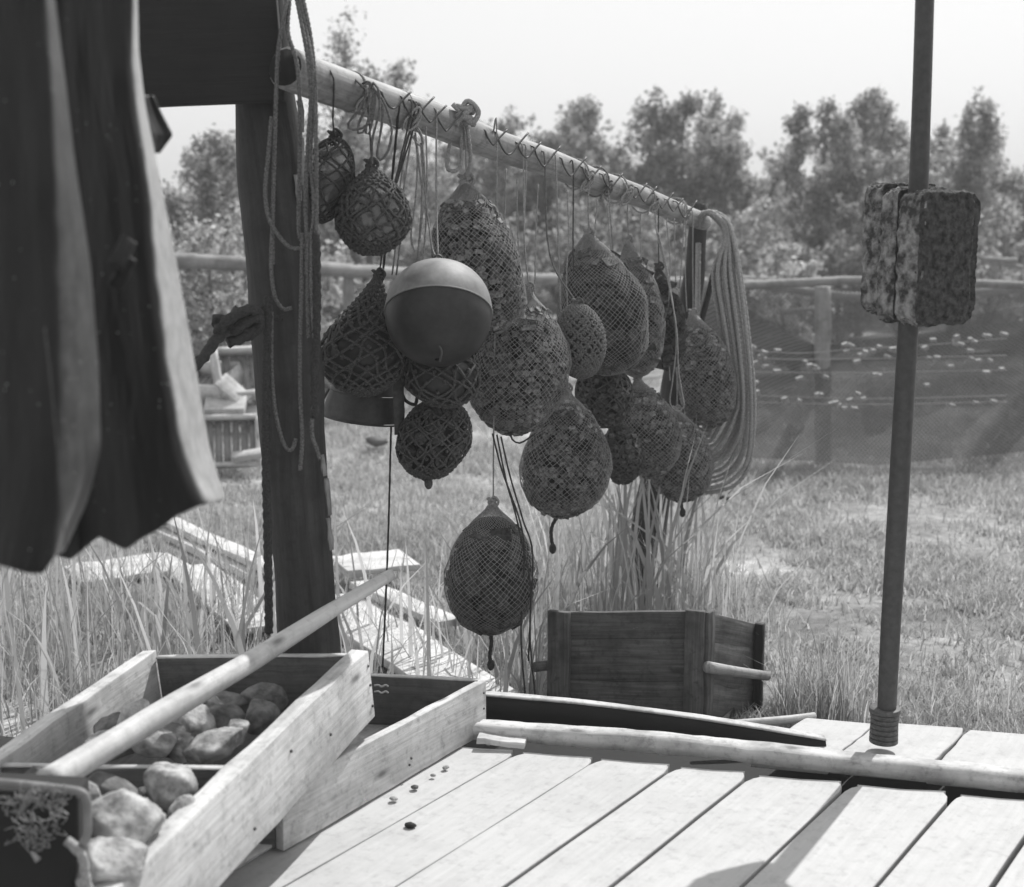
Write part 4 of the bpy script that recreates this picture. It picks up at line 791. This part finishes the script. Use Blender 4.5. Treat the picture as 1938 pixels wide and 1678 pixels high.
# crumbs on the deck
def crumb(label, x, y_, w, mt, seed, name='pebble', cat='pebble'):
    c = atz(x, y_, DZ + .004); mb = MB(); ball(mb, c, w * px(3.2) / 2, 9, 6, (1, .8, .5)); V = np.array(mb.v); mb.v = [tuple(v + unit(v - c) * .004 * nz(v, 90, seed)) for v in V]; tag(mb.build(name, M[mt]), label, cat)
crumb('dark pebble lying alone on the deck plank', 777, 1561, 22, 'darkwood', 3)
crumb('pale chip beside the tray foot, nearest the camera', 745, 1511, 18, 'stone', 4, 'wood_chip', 'chip'); crumb('small dark chip beside the tray foot', 785, 1489, 18, 'innerwood', 5, 'wood_chip', 'chip')
crumb('pale chip halfway along the tray foot', 820, 1467, 12, 'stone', 6, 'wood_chip', 'chip'); crumb('pale chip close to the far corner of the flat tray', 843, 1452, 16, 'stone', 7, 'wood_chip', 'chip'); crumb('pale chip at the far corner of the flat tray', 925, 1408, 12, 'stone', 8, 'wood_chip', 'chip')

# ------------------------------------------------------------ timber on the ground behind
def gp(x, y_): q = atz(x, y_, .03); return q
for k, (x0, y0_, x1, y1_, w, z_, lab) in enumerate([
    (318, 985, 520, 1078, .10, .12, 'upper bleached plank reaching left from the post towards the coats'),
    (300, 998, 500, 1092, .12, .08, 'second bleached plank of the stack left of the post'),
    (330, 1030, 520, 1120, .14, .03, 'lowest bleached plank of the stack left of the post'),
    (640, 1150, 930, 1335, .26, .05, 'broad white plank lying in the reeds right of the post'),
    (680, 1105, 850, 1180, .10, .07, 'narrow pale plank running towards the lowest bag'),
    (640, 1072, 775, 1058, .30, .10, 'wide white sheet of boards pointing right behind the round pole'),
    (140, 1090, 340, 1062, .34, .05, 'wide white boards lying in the reeds under the coats'),
    (360, 1075, 500, 1190, .22, .06, 'white boards seen through the reeds close to the left of the post'),
    (650, 1128, 800, 1230, .16, .03, 'worn plank under the broad white one by the post')]):
    p0, p1 = atz(x0, y0_, z_), atz(x1, y1_, z_); mb = MB(); mb.plank(p0, p1, (0, 0, 1), w, .028, jit=.006); tag(mb.build('ground_plank', M['newwood'], bevel=.004), lab, 'plank', 'bleached planks lying in the reeds')
# pile of crates and boards far left
def openbox(label, c, sx, sy, sz, rz, rx, mt, grp='broken crates in the heap by the fence'):
    o = thing('broken_crate', label, 'crate', c, grp); o.rotation_euler = (rx, 0, rz); mb = MB()
    for (a, b, d) in (((-sx, -sy, 0), (sx, -sy, 0), (0, -1, 0)), ((sx, -sy, 0), (sx, sy, 0), (1, 0, 0)), ((sx, sy, 0), (-sx, sy, 0), (0, 1, 0)), ((-sx, sy, 0), (-sx, -sy, 0), (-1, 0, 0))):
        mb.plank(a, b, d, sz, .03)
    off = np.array(parent_world(o)); mb.v = [tuple(np.array(v) + off) for v in mb.v]; mb.build('side_board', mt, o)
    mb = MB(); n_ = 7
    for k in range(n_): xx = -sx + (k + .5) * 2 * sx / n_; mb.plank((xx, -sy, -sz / 2), (xx, sy, -sz / 2), (0, 0, 1), 2 * sx / n_ * .8, .015)
    mb.v = [tuple(np.array(v) + off) for v in mb.v]; mb.build('slat_bottom', M['greywood'], o); return o
openbox('open crate standing on edge at the top of the heap beside the post', at(470, 705, 9.0), .22, .16, .12, .5, 1.1, M['newwood'])
openbox('slatted crate lying on its side at the foot of the heap', at(430, 835, 8.7), .20, .16, .10, .2, 1.25, M['newwood'])
openbox('crate tipped over in the middle of the heap', at(395, 720, 9.0), .18, .14, .12, -.4, .5, M['newwood'])
for lab, a, b, Y, w in (('thick pale board lying on the heap of crates', (388, 768), (465, 766), 8.8, .14), ('pale board slanting down the heap of crates', (415, 718), (465, 762), 8.85, .13), ('grey board under the thick pale one in the heap', (400, 790), (500, 778), 8.9, .1), ('thin white board on the grass below the heap', (440, 866), (500, 856), 8.6, .06)):
    mb = MB(); mb.plank(at(*a, Y), at(*b, Y), (0, -.5, .8), w, .05); tag(mb.build('heap_board', M['newwood'], bevel=.005), lab, 'board', 'boards in the heap by the fence')

# ------------------------------------------------------------ fence with drying nets
def fence(name, label, rails, posts):
    o = thing(name, label, 'fence', at(posts[0][0], posts[0][2], posts[0][3]) if posts else at(rails[0][0][0], 700, rails[0][0][2]))
    for pts, r in rails: mb = MB(); mb.tube(resample(cr([at(*q) for q in pts], 6), .12)[0], r, 10, jit=.18); mb.build('rail', M['greywood'], o)
    for (x, yt, yb, Y, w) in posts: mb = MB(); mb.tube(resample([at(x, yt, Y), at(x + 1, yb, Y)], .08)[0], w, 9, jit=.2); mb.build('post', M['greywood'], o)
fence('rail_fence', 'long grey pole rail crossing behind the thick post and the floats', [([(300, 492, 10.3), (480, 500, 10.6), (700, 514, 11.5), (1040, 528, 13.5), (1420, 536, 16)], [.062, .056, .055, .06, .06])], [(660, 508, 690, 11.4, .05), (1000, 520, 660, 13.2, .05)])
fence('net_drying_fence', 'grey pole fence with nets drying over it at the right', [([(1385, 541, 9.6), (1500, 536, 9.7), (1640, 531, 9.8), (1950, 540, 10.0)], [.036, .034, .03, .03]), ([(1400, 533, 11), (1560, 556, 11.2), (1700, 562, 11.4), (1950, 546, 11.6)], .035), ([(1340, 524, 12), (1430, 528, 12)], .03), ([(1560, 582, 11.0), (1480, 590, 11)], .02)], [(1557, 542, 880, 9.25, .058), (1950, 530, 700, 9.9, .05)])
fence('stile_rails', 'short thin grey rails rising behind the cork float at the right edge', [([(1836, 478, 13), (1862, 490, 13), (1925, 492, 13)], .025), ([(1880, 495, 13), (1935, 506, 13)], .022)], [(1842, 480, 545, 13, .03), (1882, 494, 545, 13, .03)])
nets = thing('drying_net', 'dark fishing net draped from the fence to the grass with rows of small floats', 'net', at(1650, 905, 8.5))
def sheet(x0, x1, top, bot, yt, yb, nx, ny, amp, seed, sag=0, mt='netsheet'):
    mb = MB(); vs = []; uvs = {}
    for j in range(ny + 1):
        k = j / ny
        for i in range(nx + 1):
            s_ = i / nx; x = x0 + (x1 - x0) * s_; t_y = np.interp(s_, [a for a, b in top], [b for a, b in top]); b_y = np.interp(s_, [a for a, b in bot], [b for a, b in bot])
            q = at(x, t_y + (b_y - t_y) * k, yt + (yb - yt) * k ** 1.3 + amp * nz((s_ * 6 + k * 2, k * 1.5, seed), 1)); vs.append(q)
    fs = [(j * (nx + 1) + i, (j + 1) * (nx + 1) + i, (j + 1) * (nx + 1) + i + 1, j * (nx + 1) + i + 1) for j in range(ny) for i in range(nx)]
    uv = [[((v % (nx + 1)) / nx * abs(x1 - x0) * px(9), (v // (nx + 1)) / ny * 1.2) for v in f] for f in fs]
    mb.add(vs, fs, uv); return mb.build('net_panel', M[mt], nets)
sheet(1330, 1990, [(0, 545), (.35, 545), (1, 545)], [(0, 905), (.3, 900), (.6, 905), (1, 890)], 9.5, 8.55, 60, 24, .10, 2)
sheet(1330, 1990, [(0, 560), (.33, 655), (.5, 640), (1, 600)], [(0, 860), (.5, 880), (1, 850)], 9.3, 8.7, 50, 20, .14, 7, mt='netsheet2')
sheet(1330, 1990, [(0, 552), (.1, 575), (.33, 654), (.6, 618), (1, 570)], [(0, 690), (.4, 680), (1, 660)], 9.42, 9.2, 50, 12, .06, 9)
rs = np.random.default_rng(5)
rows_ = [([(1340, 655), (1500, 668), (1620, 660), (1760, 652), (1905, 640)], 26, 7), ([(1340, 675), (1560, 680), (1905, 672)], 16, 8), ([(1340, 702), (1600, 705), (1905, 700)], 14, 9), ([(1340, 745), (1640, 754), (1905, 748)], 7, 4), ([(1340, 758), (1620, 765), (1905, 760)], 12, 6)]
for pts, n_, jt in rows_:
    mb = MB(); mb.tube(cr([at(a, b, 8.75) for a, b in pts], 10), .0026, 5); mb.build('float_line', M['twine'], nets)
    for k in range(n_):
        x = rs.uniform(1420, 1905); y_ = np.interp(x, [a for a, b in pts], [b for a, b in pts]) + rs.normal(0, jt * 1.1); c = at(x, y_, 8.72); mb = MB(); w = rs.uniform(.013, .027)
        mb.plank(c - np.array([w, 0, 0]), c + np.array([w, .004, rs.uniform(-.014, .014)]), (0, -.3, 1), .026, .018, seg=1); mb.build('net_float', M['netfloat'], nets, smooth=False)
fl = MB(); ball(fl, atz(1370, 942, .03), .03, 8, 5, (1.3, .8, .6)); tag(fl.build('turf_lump', M['darkwood']), 'small dark block lying in the grass under the rope coil', 'block')
fl = MB(); fl.plank(atz(704, 830, .05), atz(722, 838, .05), (0, -.5, 1), .1, .04); tag(fl.build('wood_block', M['cratewood']), 'small dark block on the grass below the canvas bucket', 'block')

# ------------------------------------------------------------ trees and shrubs
def leaves(C, n, spread, size, rs, droop=.0):
    idx = rs.integers(0, len(C), n); P = C[idx] + rs.normal(0, 1, (n, 3)) * spread; a = rs.normal(0, 1, (n, 3)); a /= np.linalg.norm(a, axis=1)[:, None]; b = np.cross(a, rs.normal(0, 1, (n, 3))); b /= np.linalg.norm(b, axis=1)[:, None] + 1e-9
    s = size * rs.uniform(.6, 1.3, (n, 1)); a = a * s; b = b * s * .6; V = np.stack([P - a, P + b, P + a, P - b], 1).reshape(-1, 3); return V, np.arange(4 * n).reshape(-1, 4)
def make_tree(name, label, cat, loc, H, W, seed, mt, nl=6000, size=.05, shape='birch', grp='young trees beyond the fence'):
    rs = np.random.default_rng(seed); o = thing(name, label, cat, loc, grp); mb = MB(); L = np.array(loc); C = []
    ns = {'shrub': 5, 'birch': 4, 'spruce': 1}[shape]
    for s_ in range(ns):
        lean = rs.normal(0, {'spruce': .05, 'birch': .15 if s_ else .03, 'shrub': .3}[shape], 2); hk = 1 if s_ == 0 else rs.uniform(.62, .97); tp = [L + np.array([lean[0] * H * k ** .8 + rs.normal(0, .015) * H, lean[1] * H * k, H * k * hk]) for k in (0, .25, .5, .75, .97)]
        tp[0] = L.copy() - np.array([0, 0, .05]); T = cr(tp, 5); mb.tube(T, [H * .016, H * .012, H * .008, H * .002], 7)
        nb = {'birch': 17, 'spruce': 40, 'shrub': 9}[shape]
        for k in range(nb):
            t = (.16 + .84 * (k + rs.random()) / nb) if shape != 'shrub' else rs.uniform(.15, 1); b0 = T[min(len(T) - 1, int(t * (len(T) - 1)))]; az = rs.uniform(0, 2 * math.pi)
            if shape == 'spruce': ln = W * .5 * (1.02 - t) * rs.uniform(.7, 1.15); rise = -.15
            elif shape == 'birch': ln = W * .50 * min(1, (t + .15) * 1.7) * (1.05 - t) ** .9 * rs.uniform(.4, 1.25); rise = rs.uniform(.5, 1.9)
            else: ln = W * .35 * rs.uniform(.5, 1.1); rise = rs.uniform(.1, .7)
            d = np.array([math.cos(az), math.sin(az), rise]); e = b0 + d * ln; m_ = b0 + d * ln * .55 + np.array([0, 0, .04 * ln]); 
            if shape == 'birch': e[2] -= .12 * ln
            mb.tube([b0, m_, e], [H * .0045, H * .003, H * .001], 4, caps=False)
            w = [b0 + (m_ - b0) * .6, m_, (m_ + e) / 2, e, e + d * ln * .1 + rs.normal(0, .04, 3) * H * .3]
            for q in w:
                for _ in range(2): C.append(q + rs.normal(0, .012 * H + .05 * ln, 3))
        C += [T[-1], T[-1] - np.array([0, 0, .04 * H])]
    mb.build('trunk', M['bark'], o); C = np.array(C) - L
    V, Fc = leaves(C, nl, .010 * H + .02, size, rs); raw('crown', V, Fc, M[mt], o); return o
def tree_px(name, label, x, ytop, Y, wpx, seed, mt, shape='birch', nl=6000, size=.05, cat='tree', grp='young trees beyond the fence'):
    top = at(x, ytop - (14 if shape != 'shrub' else 0), Y); make_tree(name, label, cat, (top[0], Y, 0), top[2], wpx * px(Y) * (1.3 if shape == 'birch' else 1), seed, mt, int(nl * (1.25 if shape == 'birch' else 1)), size * .8, shape, grp)
T_ = [('birch_tree', 'tallest tree, its thin top rising behind the near end of the beam', 640, 55, 15, 330, 1, 'leafA', 'birch', 6500),
 ('birch_tree', 'tree showing between the beam and the netted glass float', 745, 128, 17, 230, 2, 'leafA', 'birch', 6500),
 ('birch_tree', 'low tree behind the large upright bag', 850, 285, 19, 260, 3, 'leafB', 'birch', 7000),
 ('birch_tree', 'bushy tree right of the upright bag, topping the beam', 960, 235, 20, 230, 4, 'leafB', 'birch', 8000),
 ('birch_tree', 'pointed tree above the bag with bark slabs', 1035, 258, 20, 170, 14, 'leafB', 'birch', 7000),
 ('birch_tree', 'high round-topped tree in the middle of the row', 1125, 192, 21, 230, 5, 'leafA', 'birch', 9000),
 ('birch_tree', 'slender tree between the middle and the broad one', 1215, 198, 21, 130, 6, 'leafA', 'birch', 6000),
 ('birch_tree', 'broad leafy tree above the rope coil', 1300, 185, 21, 240, 7, 'leafB', 'birch', 10000),
 ('birch_tree', 'tree on the right flank of the broad leafy one', 1375, 235, 22, 170, 8, 'leafA', 'birch', 8000),
 ('birch_tree', 'low thin tree left of the bright gap of sky', 1420, 345, 24, 130, 28, 'leafA', 'birch', 5000),
 ('spruce_tree', 'dark ragged tree just right of the bright gap', 1525, 205, 20, 150, 9, 'leafB', 'birch', 8000),
 ('birch_tree', 'tree behind the ragged one, left of the cork float', 1572, 198, 22, 150, 10, 'leafB', 'birch', 8000),
 ('birch_tree', 'tall fluffy tree directly left of the cork float pole', 1645, 175, 20, 210, 11, 'leafA', 'birch', 9500),
 ('birch_tree', 'thin tree behind the pole above the cork float', 1715, 240, 23, 140, 12, 'leafA', 'birch', 6500),
 ('birch_tree', 'tall tree between the pole and the right edge', 1822, 195, 20, 170, 13, 'leafA', 'birch', 9000),
 ('birch_tree', 'tree cut by the right edge of the picture', 1890, 245, 21, 170, 15, 'leafB', 'birch', 8000),
 ('birch_tree', 'wispy tree just left of the middle one, behind the beam', 900, 262, 22, 200, 41, 'leafA', 'birch', 7000),
 ('birch_tree', 'thin-topped tree between the broad leafy and the flank tree', 1345, 205, 23, 170, 42, 'leafA', 'birch', 7000),
 ('birch_tree', 'feathery tree in the back row behind the tall fluffy one', 1680, 225, 24, 200, 43, 'leafA', 'birch', 7000),
 ('birch_tree', 'feathery tree in the back row right of the pole', 1775, 250, 24, 190, 44, 'leafB', 'birch', 7000),
 ('birch_tree', 'back row tree behind the pointed one', 1070, 240, 24, 200, 45, 'leafB', 'birch', 7000),
 ('birch_tree', 'small dark-topped tree seen between the coats and the post', 400, 250, 15, 150, 16, 'leafB', 'birch', 4200),
 ('spruce_tree', 'spiky young spruce beside the right edge of the coat', 368, 300, 14, 170, 17, 'leafB', 'spruce', 4500),
 ('birch_tree', 'pale young tree touching the left edge of the post', 460, 262, 17, 160, 18, 'leafA', 'birch', 5500)]
for nm, lab, x, yt, Y, w, sd_, mt, sh, nl in T_: tree_px(nm, lab, x, yt, Y, w, sd_, mt, sh, nl, .045 * Y / 18)
SH = [(360, 420, 11.5, 190, 'shrub under the spruce behind the coat edge', 'leafA'), (440, 395, 12, 200, 'speckled shrub left of the post above the rail', 'leafC'), (470, 560, 10.6, 200, 'shrub behind the heap of crates', 'leafA'), (390, 590, 10.8, 190, 'low shrub behind the mooring knot', 'leafB'), (640, 430, 13, 220, 'shrub behind the glass floats', 'leafC'), (760, 420, 14, 240, 'dark shrub behind the netted floats', 'leafB'), (860, 400, 15, 240, 'shrub hidden mostly by the upright bag', 'leafB'), (980, 400, 16, 240, 'shrub behind the row of straight twines', 'leafB'), (1090, 390, 17, 240, 'shrub below the round-topped tree', 'leafB'), (1190, 380, 17, 230, 'shrub below the slender tree', 'leafA'), (1300, 390, 18, 240, 'shrub below the broad leafy tree', 'leafB'), (1420, 430, 18, 220, 'shrub right of the rope coil', 'leafA'), (1520, 452, 14.5, 110, 'pale round bush standing out before the dark trees', 'leafC'), (1600, 400, 18, 220, 'shrub above the fence post', 'leafB'), (1720, 390, 18, 240, 'shrub behind the cork float', 'leafB'), (1860, 380, 18, 240, 'shrub above the short rails at the right', 'leafA'), (560, 480, 14, 200, 'shrub hidden behind the thick post', 'leafB')]
for k, (x, yt, Y, w, lab, mt) in enumerate(SH): tree_px('shrub', lab, x, yt, Y, w, 50 + k, mt, 'shrub', 4200, .042 * Y / 15, 'shrub', 'shrubs below the trees')
# distant wood that closes the view
rs = np.random.default_rng(77); n_ = 80000; X = rs.uniform(-22, 24, n_); Yv = rs.uniform(29, 34, n_); Zt = np.array([2.9 + 1.1 * nz((x * .35, 0, 0), 1, 4) + .5 * nz((x * 1.3, 0, 0), 1, 8) for x in X]); Zv = Zt * rs.random(n_) ** .8
C = np.stack([X, Yv, Zv], 1); a = rs.normal(0, 1, (n_, 3)); a /= np.linalg.norm(a, axis=1)[:, None]; b = np.cross(a, rs.normal(0, 1, (n_, 3))); b /= np.linalg.norm(b, axis=1)[:, None]; a *= .11; b *= .07
tag(raw('far_wood', np.stack([C - a, C + b, C + a, C - b], 1).reshape(-1, 3), np.arange(4 * n_).reshape(-1, 4), M['leafA']), 'low distant wood closing the meadow', 'wood', kind='stuff')

# ------------------------------------------------------------ grass and reeds
def deck_edge_y(x): return E0[1] + (x - E0[0]) * ED[1] / ED[0]
def blades(name, label, base, h, w, lean, mt, rs, cat, segs=2):
    n = len(base); az = rs.uniform(0, 2 * math.pi, n); d = np.stack([np.cos(az), np.sin(az)], 1); fa = rs.uniform(0, 2 * math.pi, n); wd = np.stack([np.cos(fa), np.sin(fa)], 1) * w[:, None] / 2
    rows = []
    for k in range(segs + 1):
        t = k / segs; off = d * (lean * h)[:, None] * t ** 2; z = base[:, 2] + h * t * (1 - .25 * lean * t); ww = wd * (1 - t) ** .6 if k < segs else wd * .02
        c = np.stack([base[:, 0] + off[:, 0], base[:, 1] + off[:, 1], z], 1); q = np.zeros((n, 2, 3)); q[:, 0] = c; q[:, 1] = c; q[:, 0, :2] -= ww; q[:, 1, :2] += ww; rows.append(q)
    V = np.stack(rows, 1).reshape(n, -1, 3); m = V.shape[1]; fs = []
    for k in range(segs): fs.append(np.stack([np.arange(n) * m + 2 * k, np.arange(n) * m + 2 * k + 1, np.arange(n) * m + 2 * k + 3, np.arange(n) * m + 2 * k + 2], 1))
    return tag(raw(name, V.reshape(-1, 3), np.concatenate(fs), M[mt]), label, cat, kind='stuff')
rs = np.random.default_rng(11); n_ = 270000
Y = 3.6 * (14 / 3.6) ** rs.random(n_); X = (rs.random(n_) - .5) * 2 * (Y * .50 + .5)
f = np.array([nz((x, y_, 0), 1.1, 2) + .6 * nz((x, y_, 0), 4.3, 6) for x, y_ in zip(X, Y)]); bare = np.clip((X - .7) * 1.5, 0, 1) * np.clip((6.2 - Y) * .8, 0, 1); keep = (rs.random(n_) < np.clip(.75 + 1.9 * f - .55 * bare, .06, 1)) & (Y > deck_edge_y(X) + .35 + .25 * (X > .6))
X, Y, f = X[keep], Y[keep], f[keep]; Zb = np.array([gz(x, y_) for x, y_ in zip(X, Y)])
h = (.022 + .036 * rs.random(len(X))) * (1 + .8 * np.clip(f, 0, 1)) * (1 + .05 * Y); blades('meadow_grass', 'short sunlit meadow grass with worn patches', np.stack([X, Y, Zb], 1), h, .0035 + .0008 * Y, rs.uniform(.2, 1.1, len(X)), 'grass', rs, 'grass')
def reedpatch(name, label, regs, seed, hmul=1.0):
    rs = np.random.default_rng(seed); B = []; Hs = []; Wd = []
    for (x0, x1, y0_, y1_, n, h0, h1, w0) in regs:
        xs = rs.uniform(x0, x1, n); ys = rs.uniform(y0_, y1_, n); B.append(np.stack([xs, ys, np.full(n, -.02)], 1)); Hs.append(rs.uniform(h0, h1, n)); Wd.append(rs.uniform(.5, 1.5, n) * w0)
    B = np.concatenate(B); Hs = np.concatenate(Hs); Wd = np.concatenate(Wd); lean = np.abs(rs.normal(.1, .36, len(B)))
    return blades(name, label, B, Hs, Wd, lean, 'reed', rs, 'reeds', 4)
reedpatch('tall_reeds', 'tall pale reeds and dry grass under the coats at the left', [(-2.2, -.75, 3.7, 5.6, 1000, .15, .48, .006), (-2.0, -.7, 3.6, 5.4, 150, .4, .8, .018), (-2.6, -1.0, 4.5, 7, 1000, .15, .36, .006), (-.72, .1, 4.1, 5.4, 170, .2, .45, .006), (-.7, .12, 4.1, 5.2, 70, .35, .7, .015), (-1.2, 0, 5.0, 7.5, 400, .10, .25, .006)], 21)
reedpatch('tall_reeds', 'tall reeds around the far post behind the dark crate', [(.05, .95, 4.85, 5.8, 480, .2, .65, .006), (.1, .85, 4.85, 5.8, 130, .6, 1.05, .019), (.6, 1.1, 4.8, 5.6, 170, .15, .4, .005), (.0, .10, 4.15, 4.8, 40, .3, .6, .008)], 22)
reedpatch('grass_tuft', 'thick grass tuft right of the dark crate', [(.90, 1.16, 4.1, 4.4, 420, .12, .34, .006)], 23)
reedpatch('grass_tuft', 'thin grass growing behind the landing planks right of the float pole', [(1.1, 2.0, 4.05, 4.5, 330, .06, .18, .004)], 24)

# ------------------------------------------------------------ the thin summer haze between here and the trees
hm = bpy.data.materials.new('haze_air'); hm.use_nodes = True; hn = hm.node_tree; hn.nodes.clear()
ho = hn.nodes.new('ShaderNodeOutputMaterial'); hv = hn.nodes.new('ShaderNodeVolumePrincipled'); hv.inputs['Color'].default_value = g(.9); hv.inputs['Density'].default_value = .0048
hn.links.new(hv.outputs[0], ho.inputs['Volume'])
x0, x1, ya, yb, za, zb = -320, 320, -45, 920, -2, 7
hb_ = MB(); hb_.add([(x, y_, z) for z in (za, zb) for x, y_ in ((x0, ya), (x1, ya), (x1, yb), (x0, yb))], [(3, 2, 1, 0), (4, 5, 6, 7), (0, 1, 5, 4), (1, 2, 6, 5), (2, 3, 7, 6), (3, 0, 4, 7)])
tag(hb_.build('haze', hm, smooth=False), 'thin bright summer haze lying over the meadow', 'haze', kind='stuff')
